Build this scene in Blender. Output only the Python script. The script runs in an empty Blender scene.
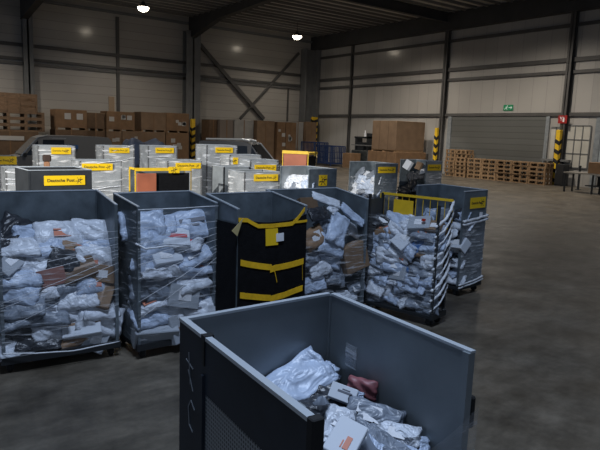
import bpy, bmesh, math, random
from mathutils import Vector, Matrix, noise as mnoise
S = bpy.context.scene
COL = S.collection
random.seed(7)
PI = math.pi

# ------------------------------------------------------------------ camera
F_PX = 588.5
PITCH, ROLL, YAW, CAM_H = .1529, -.0368, .634, 2.7
cp, sp = math.cos(PITCH), math.sin(PITCH)
FWD = Vector((math.sin(YAW)*cp, math.cos(YAW)*cp, -sp))
R0 = Vector((math.cos(YAW), -math.sin(YAW), 0))
D0 = FWD.cross(R0)
RGT = R0*math.cos(ROLL) + D0*math.sin(ROLL)
DWN = -R0*math.sin(ROLL) + D0*math.cos(ROLL)
CAMP = Vector((0, 0, CAM_H))
cam_d = bpy.data.cameras.new('camera')
cam = bpy.data.objects.new('camera', cam_d)
COL.objects.link(cam)
m = Matrix.Identity(4)
for i in range(3):
    m[i][0] = RGT[i]; m[i][1] = -DWN[i]; m[i][2] = -FWD[i]; m[i][3] = CAMP[i]
cam.matrix_world = m
cam_d.sensor_width = 36
cam_d.lens = 36*F_PX/600
cam_d.clip_end = 300
S.camera = cam

def ray(px, py):
    return FWD + RGT*((px-300)/F_PX) + DWN*((py-225)/F_PX)
def at_z(px, py, z):
    v = ray(px, py); return CAMP + v*((z-CAM_H)/v.z)
def at_y(px, py, y):
    v = ray(px, py); return CAMP + v*(y/v.y)
def at_x(px, py, x):
    v = ray(px, py); return CAMP + v*(x/v.x)

# ------------------------------------------------------------------ materials
MATS = {}
def mat(name, col, rough=.6, metal=0., noise=0., nscale=6., bump=0., bscale=30., emit=None, estr=0., spec=None, coords='Object', stretch=None):
    if name in MATS: return MATS[name]
    mt = bpy.data.materials.new(name); mt.use_nodes = True
    nt = mt.node_tree; b = nt.nodes['Principled BSDF']
    b.inputs['Base Color'].default_value = (*col, 1)
    b.inputs['Roughness'].default_value = rough
    b.inputs['Metallic'].default_value = metal
    if spec is not None: b.inputs['Specular IOR Level'].default_value = spec
    if emit:
        b.inputs['Emission Color'].default_value = (*emit, 1)
        b.inputs['Emission Strength'].default_value = estr
    if noise or bump:
        tc = nt.nodes.new('ShaderNodeTexCoord')
        src = tc.outputs[coords]
        if stretch:
            mp = nt.nodes.new('ShaderNodeMapping'); mp.inputs['Scale'].default_value = stretch
            nt.links.new(src, mp.inputs['Vector']); src = mp.outputs['Vector']
    if noise:
        n = nt.nodes.new('ShaderNodeTexNoise'); n.inputs['Scale'].default_value = nscale; n.inputs['Detail'].default_value = 5
        nt.links.new(src, n.inputs['Vector'])
        r = nt.nodes.new('ShaderNodeValToRGB')
        r.color_ramp.elements[0].position = .3; r.color_ramp.elements[1].position = .7
        r.color_ramp.elements[0].color = (*[max(0, c*(1-noise)) for c in col], 1)
        r.color_ramp.elements[1].color = (*[min(1, c*(1+noise)) for c in col], 1)
        nt.links.new(n.outputs['Fac'], r.inputs['Fac']); nt.links.new(r.outputs['Color'], b.inputs['Base Color'])
    if bump:
        n2 = nt.nodes.new('ShaderNodeTexNoise'); n2.inputs['Scale'].default_value = bscale; n2.inputs['Detail'].default_value = 3
        nt.links.new(src, n2.inputs['Vector'])
        bp = nt.nodes.new('ShaderNodeBump'); bp.inputs['Strength'].default_value = bump; bp.inputs['Distance'].default_value = .02
        nt.links.new(n2.outputs['Fac'], bp.inputs['Height']); nt.links.new(bp.outputs['Normal'], b.inputs['Normal'])
    MATS[name] = mt
    return mt

def panel_mat(name, col, axis, pitch, rough, groove=.45, gw=.04, fine=0.):
    """Sandwich panel cladding: joints every pitch metres along one axis."""
    mt = bpy.data.materials.new(name); mt.use_nodes = True
    nt = mt.node_tree; b = nt.nodes['Principled BSDF']; b.inputs['Roughness'].default_value = rough; b.inputs['Coat Weight'].default_value = .6; b.inputs['Coat Roughness'].default_value = .16
    tc = nt.nodes.new('ShaderNodeTexCoord'); sx = nt.nodes.new('ShaderNodeSeparateXYZ')
    nt.links.new(tc.outputs['Object'], sx.inputs[0])
    def mth(op, a, v=None):
        k = nt.nodes.new('ShaderNodeMath'); k.operation = op
        if hasattr(a, 'links'): nt.links.new(a, k.inputs[0])
        else: k.inputs[0].default_value = a
        if v is not None:
            if hasattr(v, 'links'): nt.links.new(v, k.inputs[1])
            else: k.inputs[1].default_value = v
        return k.outputs[0]
    q = mth('FRACT', mth('DIVIDE', sx.outputs[axis], pitch))
    g = mth('LESS_THAN', q, gw)
    ns = nt.nodes.new('ShaderNodeTexNoise'); ns.inputs['Scale'].default_value = .35; ns.inputs['Detail'].default_value = 4
    nt.links.new(tc.outputs['Object'], ns.inputs['Vector'])
    # every panel has its own slight tone
    fl = mth('FLOOR', mth('DIVIDE', sx.outputs[axis], pitch))
    wn = nt.nodes.new('ShaderNodeTexWhiteNoise'); wn.noise_dimensions = '1D'; nt.links.new(fl, wn.inputs['W'])
    tone = mth('ADD', mth('MULTIPLY', ns.outputs['Fac'], .30), mth('MULTIPLY', wn.outputs['Value'], .14))
    tone = mth('ADD', tone, .78)
    tone = mth('MULTIPLY', tone, mth('SUBTRACT', 1.0, mth('MULTIPLY', g, groove)))
    mx = nt.nodes.new('ShaderNodeMix'); mx.data_type = 'RGBA'; mx.blend_type = 'MULTIPLY'; mx.inputs[0].default_value = 1
    mx.inputs[6].default_value = (*col, 1)
    cb = nt.nodes.new('ShaderNodeCombineColor')
    for i in range(3): nt.links.new(tone, cb.inputs[i])
    nt.links.new(cb.outputs[0], mx.inputs[7]); nt.links.new(mx.outputs[2], b.inputs['Base Color'])
    if fine:
        w = mth('FRACT', mth('DIVIDE', sx.outputs[axis], fine))
        w = mth('ABSOLUTE', mth('SUBTRACT', w, .5))
        bp = nt.nodes.new('ShaderNodeBump'); bp.inputs['Strength'].default_value = .25; bp.inputs['Distance'].default_value = .02
        nt.links.new(w, bp.inputs['Height']); nt.links.new(bp.outputs['Normal'], b.inputs['Normal'])
    MATS[name] = mt
    return mt

def crumple(name, col, rough):
    """Poly film of mailer bags: fine creases running every which way."""
    mt = mat(name, col, rough, 0, .12, 6)
    nt = mt.node_tree; b = nt.nodes['Principled BSDF']
    tc = nt.nodes.new('ShaderNodeTexCoord'); oi = nt.nodes.new('ShaderNodeObjectInfo')
    ad = nt.nodes.new('ShaderNodeVectorMath'); ad.operation = 'ADD'
    nt.links.new(tc.outputs['Object'], ad.inputs[0]); nt.links.new(oi.outputs['Random'], ad.inputs[1])
    n = nt.nodes.new('ShaderNodeTexNoise'); n.inputs['Scale'].default_value = 2.6; n.inputs['Detail'].default_value = 2.5; n.inputs['Distortion'].default_value = .8
    nt.links.new(ad.outputs[0], n.inputs['Vector'])
    bp = nt.nodes.new('ShaderNodeBump'); bp.inputs['Strength'].default_value = .7; bp.inputs['Distance'].default_value = .09
    nt.links.new(n.outputs['Fac'], bp.inputs['Height']); nt.links.new(bp.outputs['Normal'], b.inputs['Normal'])
    return mt

def floor_mat():
    mt = bpy.data.materials.new('polished_concrete'); mt.use_nodes = True
    nt = mt.node_tree; b = nt.nodes['Principled BSDF']
    tc = nt.nodes.new('ShaderNodeTexCoord')
    def noise(scale, det, stretch=(1, 1, 1), rot=0):
        mp = nt.nodes.new('ShaderNodeMapping'); mp.inputs['Scale'].default_value = stretch; mp.inputs['Rotation'].default_value = (0, 0, rot)
        n = nt.nodes.new('ShaderNodeTexNoise'); n.inputs['Scale'].default_value = scale; n.inputs['Detail'].default_value = det; n.inputs['Roughness'].default_value = .65
        nt.links.new(tc.outputs['Object'], mp.inputs['Vector']); nt.links.new(mp.outputs['Vector'], n.inputs['Vector'])
        return n.outputs['Fac']
    def ramp(fac, a, c, p0, p1):
        r = nt.nodes.new('ShaderNodeValToRGB')
        r.color_ramp.elements[0].position = p0; r.color_ramp.elements[1].position = p1
        r.color_ramp.elements[0].color = (*a, 1); r.color_ramp.elements[1].color = (*c, 1)
        nt.links.new(fac, r.inputs['Fac']); return r.outputs['Color']
    def mul(a, c):
        k = nt.nodes.new('ShaderNodeMix'); k.data_type = 'RGBA'; k.blend_type = 'MULTIPLY'; k.inputs[0].default_value = 1
        nt.links.new(a, k.inputs[6]); nt.links.new(c, k.inputs[7]); return k.outputs[2]
    c = ramp(noise(1.1, 9), (.048, .040, .030), (.17, .148, .118), .3, .7)
    c = mul(c, ramp(noise(.22, 4, (1, 1.6, 1), .7), (.72, .73, .74), (1.2, 1.18, 1.14), .35, .65))
    c = mul(c, ramp(noise(9, 6), (.8, .8, .8), (1.15, 1.15, 1.15), .3, .7))
    c = mul(c, ramp(noise(3.2, 6, (.55, 1.6, 1), -.65), (.78, .78, .78), (1.15, 1.15, 1.15), .36, .6))
    nt.links.new(c, b.inputs['Base Color'])
    r = ramp(noise(.7, 5), (.34, .34, .34), (.6, .6, .6), .3, .7)
    nt.links.new(r, b.inputs['Roughness'])
    b.inputs['Specular IOR Level'].default_value = .4
    return mt

def film_mat(name, base, streak, tint=(.82, .86, .92), rough=.22, scale=9., rot=.5):
    """Clear stretch film: mostly transparent, glossy, with wrinkle streaks."""
    mt = bpy.data.materials.new(name); mt.use_nodes = True
    nt = mt.node_tree; b = nt.nodes['Principled BSDF']; out = nt.nodes['Material Output']
    b.inputs['Base Color'].default_value = (*tint, 1); b.inputs['Roughness'].default_value = rough
    tr = nt.nodes.new('ShaderNodeBsdfTransparent'); mx = nt.nodes.new('ShaderNodeMixShader')
    tc = nt.nodes.new('ShaderNodeTexCoord'); mp = nt.nodes.new('ShaderNodeMapping')
    mp.inputs['Rotation'].default_value = (rot*.8, rot, rot*.4); mp.inputs['Scale'].default_value = (.5, .5, 4.)
    nt.links.new(tc.outputs['Object'], mp.inputs['Vector'])
    n = nt.nodes.new('ShaderNodeTexNoise'); n.inputs['Scale'].default_value = scale; n.inputs['Detail'].default_value = 4
    nt.links.new(mp.outputs['Vector'], n.inputs['Vector'])
    r = nt.nodes.new('ShaderNodeValToRGB')
    r.color_ramp.elements[0].position = .54; r.color_ramp.elements[1].position = .70
    r.color_ramp.elements[0].color = (base, base, base, 1); r.color_ramp.elements[1].color = (streak, streak, streak, 1)
    nt.links.new(n.outputs['Fac'], r.inputs['Fac'])
    nt.links.new(r.outputs['Color'], mx.inputs[0]); nt.links.new(tr.outputs[0], mx.inputs[1]); nt.links.new(b.outputs[0], mx.inputs[2])
    bp = nt.nodes.new('ShaderNodeBump'); bp.inputs['Strength'].default_value = .8; bp.inputs['Distance'].default_value = .03
    nt.links.new(n.outputs['Fac'], bp.inputs['Height']); nt.links.new(bp.outputs['Normal'], b.inputs['Normal'])
    nt.links.new(mx.outputs[0], out.inputs['Surface'])
    MATS[name] = mt
    return mt

def mesh_mat(name, col, pitch, fill):
    """Perforated wire mesh: see-through between the wires."""
    mt = bpy.data.materials.new(name); mt.use_nodes = True
    nt = mt.node_tree; b = nt.nodes['Principled BSDF']; out = nt.nodes['Material Output']
    b.inputs['Base Color'].default_value = (*col, 1); b.inputs['Roughness'].default_value = .4; b.inputs['Metallic'].default_value = .5
    tc = nt.nodes.new('ShaderNodeTexCoord'); sx = nt.nodes.new('ShaderNodeSeparateXYZ')
    nt.links.new(tc.outputs['Object'], sx.inputs[0])
    def mth(op, a, v):
        k = nt.nodes.new('ShaderNodeMath'); k.operation = op
        for i, q in enumerate((a, v)):
            if hasattr(q, 'links'): nt.links.new(q, k.inputs[i])
            else: k.inputs[i].default_value = q
        return k.outputs[0]
    s = mth('ADD', sx.outputs[0], sx.outputs[1])
    u = mth('LESS_THAN', mth('FRACT', mth('DIVIDE', s, pitch), 0), fill)
    v = mth('LESS_THAN', mth('FRACT', mth('DIVIDE', sx.outputs[2], pitch), 0), fill)
    k = mth('MAXIMUM', u, v)
    tr = nt.nodes.new('ShaderNodeBsdfTransparent'); mx = nt.nodes.new('ShaderNodeMixShader')
    nt.links.new(k, mx.inputs[0]); nt.links.new(tr.outputs[0], mx.inputs[1]); nt.links.new(b.outputs[0], mx.inputs[2])
    nt.links.new(mx.outputs[0], out.inputs['Surface'])
    MATS[name] = mt
    return mt

GALV = mat('galvanised_panel', (.14, .168, .19), .42, .3, .3, 5, .05, 20)
GALVL = mat('light_panel', (.27, .295, .31), .4, .2, .2, 4)
RIM = mat('bare_metal_rim', (.56, .61, .66), .35, .25)
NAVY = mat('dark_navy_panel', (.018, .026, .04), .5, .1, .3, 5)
DARK = mat('dark_steel', (.03, .033, .037), .5, .4)
RUBBER = mat('rubber', (.012, .012, .013), .8)
BLACKNET = mat('black_net', (.006, .006, .007), .85, 0, .3, 14, .4, 60, spec=.15)
STRAP = mat('yellow_strap', (.85, .50, .01), .6, 0, .12, 20)
YELLOW = mat('yellow_paint', (.78, .50, .02), .5, 0, .08, 8)
SIGNY = mat('yellow_sign', (.86, .56, .01), .45)
INK = mat('dark_print', (.05, .03, .02), .6)
ORANGEP = mat('orange_red_panel', (.36, .11, .055), .6, 0, .15, 3)
WHITE = mat('white_paper', (.74, .75, .78), .6)
FILM = film_mat('stretch_film', .025, .42, rough=.15)
FILMC = film_mat('crinkled_film', .16, .85, scale=5, rot=.9, rough=.16)
FILMW = film_mat('white_film_wrap', .18, .97, (.90, .91, .92), .14, 3.6, .7)
ROPE = mat('bunched_film', (.68, .70, .74), .3, 0, .15, 12, .3, 25)
WOOD = mat('pallet_wood', (.25, .155, .08), .75, 0, .3, 3, 0, 30, stretch=(1, 6, 6))
OLDWOOD = mat('old_dark_wood', (.17, .105, .06), .8, 0, .35, 3, 0, 30, stretch=(1, 5, 5))
GALVN = mat('lighter_grey_panel', (.235, .265, .285), .42, .25, .14, 3, .04, 20)  # lighter panel grey, used on the nearest container
CARD = mat('cardboard', (.20, .115, .058), .8, 0, .15, 2.5)
CARD2 = mat('light_cardboard', (.21, .135, .08), .8, 0, .12, 2)
CARDD = mat('dark_cardboard', (.13, .08, .045), .85, 0, .15, 3)
GREYCARD = mat('grey_board', (.30, .29, .27), .8, 0, .1, 2)
TAPE = mat('packing_tape', (.20, .11, .05), .3)
STEEL = mat('grey_painted_steel', (.17, .175, .175), .55, .1, .12, 1.5)
STEELD = mat('brown_grey_steel', (.085, .082, .078), .55, .1, .15, 1.5)
ROOF = mat('roof_beam', (.05, .05, .05), .6, .1, .15, 1)
DECK = mat('roof_decking', (.62, .60, .56), .55, .2, .12, 1)
BLUEST = mat('blue_steel', (.02, .045, .13), .5, .2)
GLASS = mat('dark_glass', (.012, .016, .022), .08)
VAN = mat('van_paint', (.16, .16, .155), .4, 0)
VANS = mat('silver_van_paint', (.30, .32, .34), .3, .4)
NAVYTARP = mat('navy_tarpaulin', (.015, .025, .05), .6, 0, .3, 4, .3, 8)
LAMP = mat('lamp_glow', (1, .9, .75), .5, emit=(1, .88, .70), estr=16)

# ------------------------------------------------------------------ mesh helpers
class MB:
    def __init__(s): s.b = bmesh.new()
    def box(s, x0, y0, z0, x1, y1, z1, bev=0, M=None):
        r = bmesh.ops.create_cube(s.b, size=1)
        vs = r['verts']
        for v in vs:
            v.co = Vector(((v.co.x+.5)*(x1-x0)+x0, (v.co.y+.5)*(y1-y0)+y0, (v.co.z+.5)*(z1-z0)+z0))
        if bev:
            es = list({e for v in vs for e in v.link_edges})
            r2 = bmesh.ops.bevel(s.b, geom=es, offset=bev, segments=1, affect='EDGES')
            vs = list({v for f in r2['faces'] for v in f.verts} | {v for v in vs if v.is_valid})
        if M is not None:
            bmesh.ops.transform(s.b, matrix=M, verts=[v for v in vs if v.is_valid])
        return s
    def bar(s, a, c, w, h=None, up=(0, 0, 1)):
        a, c = Vector(a), Vector(c); d = c-a; L = d.length; d.normalize()
        h = h or w
        u = Vector(up)
        if abs(d.dot(u)) > .95: u = Vector((1, 0, 0))
        x = d.cross(u).normalized(); y = x.cross(d).normalized()
        vs = []
        for t in (a, c):
            for i, j in ((-1, -1), (1, -1), (1, 1), (-1, 1)):
                vs.append(s.b.verts.new(t+x*(i*w/2)+y*(j*h/2)))
        for f in ((3, 2, 1, 0), (4, 5, 6, 7), (0, 1, 5, 4), (1, 2, 6, 5), (2, 3, 7, 6), (3, 0, 4, 7)):
            s.b.faces.new([vs[i] for i in f])
        return s
    def tube(s, pts, r, n=8, closed=False):
        pts = [Vector(p) for p in pts]; rings = []
        N = len(pts)
        for i, p in enumerate(pts):
            a = pts[max(0, i-1)]; c = pts[min(N-1, i+1)]
            d = (c-a).normalized()
            u = Vector((0, 0, 1)) if abs(d.z) < .9 else Vector((1, 0, 0))
            x = d.cross(u).normalized(); y = x.cross(d)
            rr = r[i] if isinstance(r, (list, tuple)) else r
            rings.append([s.b.verts.new(p+(x*math.cos(2*PI*k/n)+y*math.sin(2*PI*k/n))*rr) for k in range(n)])
        for a, c in zip(rings, rings[1:]):
            for k in range(n): s.b.faces.new((a[k], a[(k+1) % n], c[(k+1) % n], c[k]))
        s.b.faces.new(rings[0][::-1]); s.b.faces.new(rings[-1])
        return s
    def cyl(s, c, r, h, axis='z', n=16, r2=None):
        M = Matrix.Translation(c)
        if axis == 'x': M = M @ Matrix.Rotation(PI/2, 4, 'Y')
        if axis == 'y': M = M @ Matrix.Rotation(PI/2, 4, 'X')
        bmesh.ops.create_cone(s.b, cap_ends=True, segments=n, radius1=r, radius2=r if r2 is None else r2, depth=h, matrix=M)
        return s
    def poly(s, pts, thick=None):
        vs = [s.b.verts.new(p) for p in pts]; f = s.b.faces.new(vs)
        if thick is not None:
            r = bmesh.ops.extrude_face_region(s.b, geom=[f])
            for v in [g for g in r['geom'] if isinstance(g, bmesh.types.BMVert)]: v.co += Vector(thick)
        return s
    def grid(s, fn, nu, nv):
        g = [[s.b.verts.new(fn(i/nu, j/nv)) for j in range(nv+1)] for i in range(nu+1)]
        for i in range(nu):
            for j in range(nv): s.b.faces.new((g[i][j], g[i+1][j], g[i+1][j+1], g[i][j+1]))
        return s
    def mesh(s, name, m, smooth=False):
        bmesh.ops.recalc_face_normals(s.b, faces=s.b.faces)
        me = bpy.data.meshes.new(name); s.b.to_mesh(me); s.b.free()
        for k in (m if isinstance(m, (list, tuple)) else [m]): me.materials.append(k)
        if smooth:
            for p in me.polygons: p.use_smooth = True
        return me
    def build(s, name, m, parent=None, smooth=False):
        return link(name, s.mesh(name, m, smooth), parent)

def link(name, me, parent=None):
    o = bpy.data.objects.new(name, me); COL.objects.link(o)
    if parent: o.parent = parent
    return o
def tag(o, label, cat, group=None, kind=None):
    o['label'] = label; o['category'] = cat
    if group: o['group'] = group
    if kind: o['kind'] = kind
    return o
def thing(name, label, cat, loc=(0, 0, 0), rz=0, group=None):
    o = bpy.data.objects.new(name, None); COL.objects.link(o); o.empty_display_size = .1
    o.location = loc; o.rotation_euler = (0, 0, rz)
    return tag(o, label, cat, group)
def struct(o): o['kind'] = 'structure'; return o
ORD = ['first', 'second', 'third', 'fourth', 'fifth', 'sixth', 'seventh', 'eighth', 'ninth', 'tenth', 'eleventh', 'twelfth', 'thirteenth', 'fourteenth']

# ------------------------------------------------------------------ the hall
XW, YW, ZC = 37.2, 49.2, 12.4
FLOOR = floor_mat()
struct(MB().box(-14, -9, -.2, XW+.3, YW+.3, 0).build('floor', FLOOR))
WL = panel_mat('left_cladding', (.40, .375, .335), 2, .66, .38, .35, .05)
WR = panel_mat('right_cladding', (.40, .382, .352), 1, 1.05, .38, .25, .035, .21)
struct(MB().box(-14, YW, 0, XW+.3, YW+.3, ZC).build('wall_left', WL))
struct(MB().box(XW, -9, 0, XW+.3, YW, ZC).build('wall_right', WR))
# corrugated roof deck, ridges along X
b = MB(); y = -9.0; prof = []
while y < YW+.3:
    prof += [(y, 0), (y+.34, 0), (y+.37, .28), (y+.53, .28)]; y += .56
top = [[b.b.verts.new((x, p[0], ZC+p[1])) for p in prof] for x in (-14, XW+.3)]
for i in range(len(prof)-1): b.b.faces.new((top[0][i], top[0][i+1], top[1][i+1], top[1][i]))
struct(b.build('ceiling', DECK))
b = MB(); y = 2.0
while y < YW-.3: b.box(-14, y, ZC-.15, XW-.5, y+.13, ZC+.05); y += 1.0
b.build('roof_ribs', mat('dark_rib', (.15, .145, .14), .6), bpy.data.objects['ceiling'])
n_trim = [0]
def trim(b, m):
    n_trim[0] += 1
    return struct(b.build('trim_%d' % n_trim[0], m))
def ibeam(b, a, c, w, h, t=.06):
    """An I profile from a to c, web vertical."""
    a, c = Vector(a), Vector(c)
    for s in (1, -1): b.bar(a+Vector((0, 0, s*(h/2-t/2))), c+Vector((0, 0, s*(h/2-t/2))), w, t)
    b.bar(a, c, t, h)
    return b
# purlins and rafters
trim(MB().box(XW-.5, -9, 11.05, XW-.02, YW, 12.35), ROOF)               # beam along the right wall
trim(MB().box(-14, YW-.25, 11.78, XW-.5, YW-.02, 11.98), STEEL)           # eaves beam on the left wall
for yb in (21.5, 31.8, 10.6):
    trim(ibeam(MB(), (-14, yb, 12.0), (XW-.5, yb, 12.0), .3, .7), ROOF)
for xb, prof in ((9.9, [(YW-.3, 10.4), (43.75, 10.95), (36.5, 11.9), (-9, 12.0)]), (23.4, [(YW-.3, 10.6), (43.65, 11.66), (36.35, 11.92), (-9, 12.0)])):   # haunched rafters
    b = MB()
    for q in (-.2, .2):
        b.poly([(xb+q-.03, YW-.3, 12.38)]+[(xb+q-.03, y, z) for y, z in prof]+[(xb+q-.03, -9, 12.38)], (.06, 0, 0))
    for p, q in zip(prof, prof[1:]): b.bar((xb, p[0], p[1]-.03), (xb, q[0], q[1]-.03), .5, .06)
    trim(b, ROOF)
# columns on the left wall
for xa, xc in ((9.75, 10.45), (22.75, 24.1)):
    b = MB(); d = .55 if xa < 15 else .8
    b.box(xa, YW-d, 0, xc, YW-d+.08, 11.2); b.box((xa+xc)/2-.06, YW-d, 0, (xa+xc)/2+.06, YW-.02, 11.2); b.box(xa, YW-.1, 0, xc, YW-.02, 11.2)
    trim(b, STEEL)
b = MB(); b.box(35.5, YW-1.0, 0, 35.62, YW-.02, 11.05); b.box(36.75, YW-1.2, 0, 37.15, YW-1.1, 11.05); b.box(35.55, YW-.6, 0, 36.8, YW-.5, 11.05); b.box(36.8, YW-1.1, 0, 36.92, YW-.02, 11.05)
trim(b, STEEL)
trim(MB().box(16.85, YW-.16, 0, 17.1, YW-.01, 11.55), STEELD)
trim(MB().box(34.0, YW-.1, 0, 34.16, YW-.01, 7.2), STEELD)
# rails on the left wall
trim(MB().box(-14, YW-.15, 8.42, 35.5, YW-.01, 8.66), STEELD)
trim(MB().box(-14, YW-.18, 7.42, 35.5, YW-.01, 7.62), STEELD)
trim(MB().box(-14, YW-.1, 7.08, 35.5, YW-.01, 7.3), mat('grey_band', (.12, .118, .112), .6))
# X bracing between second column and corner
def on_left(px, py): return at_y(px, py, YW-.25)
trim(MB().bar(on_left(197, 41), on_left(264, 119), .34, .12, (0, 1, 0)).bar(on_left(299, 53), on_left(240, 119), .24, .1, (0, 1, 0)), STEELD)
# columns and rails on the right wall
for yc, w, d in ((43.15, .24, .22), (31.8, .34, .36), (21.5, .34, .42)):
    trim(MB().box(XW-d, yc-w/2, 0, XW-d+.06, yc+w/2, 11.05).box(XW-d, yc-.03, 0, XW-.01, yc+.03, 11.05).box(XW-.08, yc-w/2, 0, XW-.01, yc+w/2, 11.05), STEELD)
for z, h in ((10.27, .22), (8.1, .26), (7.33, .2), (4.63, .22)):
    trim(MB().box(XW-.14, -9, z-h/2, XW-.01, YW, z+h/2), STEELD)
# roller door
SLAT = panel_mat('roller_slats', (.115, .118, .11), 2, .42, .45, .5, .07, .14)
struct(MB().box(XW-.09, 22.85, 0, XW-.03, 30.9, 4.5).build('door_1', SLAT))
trim(MB().box(XW-.16, 30.9, 0, XW-.01, 31.25, 4.5), GALVL)
trim(MB().box(XW-.16, 22.6, 0, XW-.01, 22.85, 4.5), GALVL)
# loading bay doors right of it
PALE = mat('pale_door_panel', (.52, .50, .44), .5, 0, .12, .8)
PALEB = mat('grey_blue_door_panel', (.36, .39, .41), .5, 0, .1, .8)
d2 = struct(MB().box(XW-.06, 19.75, 1.2, XW-.02, 21.3, 3.9).build('door_2', PALE))
b = MB()
for yy in (19.75, 20.27, 20.78, 21.3): b.box(XW-.09, yy-.03, 1.2, XW-.05, yy+.03, 3.9)
for zz in (1.2, 2.1, 3.0, 3.9): b.box(XW-.09, 19.75, zz-.03, XW-.05, 21.3, zz+.03)
o = b.build('door_frame', STEEL, d2)
d3 = struct(MB().box(XW-.06, 16.2, .9, XW-.02, 19.1, 3.8).build('door_3', PALEB))
MB().box(XW-.12, 19.1, 0, XW-.01, 19.45, 4.4).box(XW-.12, 16.2, 3.8, XW-.01, 19.1, 3.95).build('door_frame', GALVL, d3)
d4 = struct(MB().box(XW-.06, 21.8, 1.2, XW-.02, 22.45, 3.8).build('door_4', PALE))
MB().box(XW-.1, 22.05, 1.2, XW-.05, 22.12, 3.8).box(XW-.1, 21.8, 3.7, XW-.05, 22.45, 3.82).build('door_frame', STEEL, d4)
trim(MB().box(XW-.5, 20.8, 1.55, XW-.15, 22.75, 1.68), STEEL)

# yellow and black impact guards on the columns
def guard(loc, h, w, label):
    t = thing('column_guard', label, 'column guard', loc, 0, 'yellow and black column guards')
    MB().box(-w/2, -w/2, 0, w/2, w/2, h, .02).build('guard_shell', YELLOW, t)
    n = int(h/.62)
    for k in range(n):
        z = .12+k*.62
        b = MB()
        b.poly([(-w/2-.012, -w/2, z), (-w/2-.012, -w/2, z+.26), (-w/2-.012, w/2, z+.42), (-w/2-.012, w/2, z+.16)], (.01, 0, 0))
        b.poly([(-w/2, -w/2-.012, z), (w/2, -w/2-.012, z+.16), (w/2, -w/2-.012, z+.42), (-w/2, -w/2-.012, z+.26)], (0, .01, 0))
        b.build('black_stripe', RUBBER, t)
    return t
guard((XW-.60, 21.55, 0), 3.6, .30, 'yellow and black column guard under the red fire sign')
guard((XW-.56, 31.95, 0), 3.6, .24, 'yellow and black column guard left of the roller door')
guard((36.3, 47.6, 0), 4.45, .5, 'yellow and black column guard in the far corner of the hall')
guard((23.25, 48.1, 0), 3.7, .34, 'yellow and black column guard at the column behind the brown boxes')

# signs on the right wall
t = thing('exit_sign', 'green emergency exit sign on the wall above the roller door', 'sign', (XW-.03, 25.95, 5.12)); t.scale = (1, .82, .82)
MB().box(-.03, -.48, -.24, 0, .48, .24).build('sign_plate', mat('sign_green', (.01, .22, .09), .5, emit=(.01, .22, .09), estr=.12), t)
SW = mat('sign_white', (.72, .80, .75), .5, emit=(.6, .8, .7), estr=.12)
b = MB()     # running figure and arrow, seen from -X: +Y is to the left
X0 = -.036
b.cyl((X0, .10, .14), .05, .008, 'x', 12)
b.bar((X0, .14, .07), (X0, .20, -.04), .07, .008, (1, 0, 0)); b.bar((X0, .20, -.04), (X0, .10, -.10), .05, .008, (1, 0, 0)); b.bar((X0, .10, -.10), (X0, .12, -.2), .045, .008, (1, 0, 0))
b.bar((X0, .20, -.04), (X0, .30, -.12), .05, .008, (1, 0, 0)); b.bar((X0, .30, -.12), (X0, .40, -.12), .04, .008, (1, 0, 0)); b.bar((X0, .14, .06), (X0, .04, 0), .035, .008, (1, 0, 0)); b.bar((X0, .16, .05), (X0, .28, .06), .035, .008, (1, 0, 0))
b.build('running_figure', SW, t)
b = MB()
b.bar((X0, -.05, 0), (X0, -.28, 0), .07, .008, (1, 0, 0)); b.poly([(X0, -.26, .13), (X0, -.26, -.13), (X0, -.42, 0)], (.006, 0, 0))
b.build('arrow', SW, t)
t = thing('fire_sign', 'red fire extinguisher sign on the column near the right edge', 'sign', (XW-.44, 21.5, 4.28)); t.scale = (1, .85, .85)
MB().box(-.03, -.36, -.3, 0, .36, .3).build('sign_plate', mat('sign_red', (.33, .015, .012), .5), t)
b = MB()
b.box(-.037, -.16, -.2, -.031, -.02, .08); b.cyl((-.034, -.09, .1), .05, .006, 'x', 10); b.bar((-.034, -.06, .15), (-.034, .08, .18), .035, .006, (1, 0, 0)); b.bar((-.034, .08, .18), (-.034, .12, -.1), .03, .006, (1, 0, 0)); b.bar((-.034, .14, .05), (-.034, .2, .2), .06, .006, (1, 0, 0))
b.build('extinguisher_symbol', WHITE, t)

# high bay lamps (two are in the picture, the other rows hang further along the hall)
def lamp(x, y, z, label, power=0):
    t = thing('high_bay_lamp', label, 'lamp', (x, y, z), 0, 'high bay lamps')
    MB().cyl((0, 0, .18), .13, .2).cyl((0, 0, .02), .42, .26, 'z', 20, .14).build('lamp_shade', DARK, t)
    MB().grid(lambda u, v: Vector((.40*math.cos(v*PI/2)*math.cos(2*PI*u), .40*math.cos(v*PI/2)*math.sin(2*PI*u), -.11-.30*math.sin(v*PI/2))), 20, 6).build('lamp_lens', LAMP, t, True)
    MB().cyl((0, 0, .28+(ZC-z-.28)/2), .02, ZC-z-.28, 'z', 6).build('hanger', DARK, t)
    return t
lamp(16.5, 42.3, 11.35, 'lit high bay lamp hanging near the left wall')
lamp(31.2, 43.9, 11.35, 'lit high bay lamp hanging by the far corner of the hall')
def spot(name, loc, to, power, col, angle=150, blend=.6, size=.3):
    l = bpy.data.lights.new(name, 'SPOT'); l.energy = power; l.color = col; l.spot_size = math.radians(angle); l.spot_blend = blend; l.shadow_soft_size = size
    o = bpy.data.objects.new(name, l); COL.objects.link(o); o.location = loc
    d = Vector(to)-Vector(loc); o.rotation_euler = d.to_track_quat('-Z', 'Y').to_euler()
    return o
WARM = (1, .91, .80)
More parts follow.
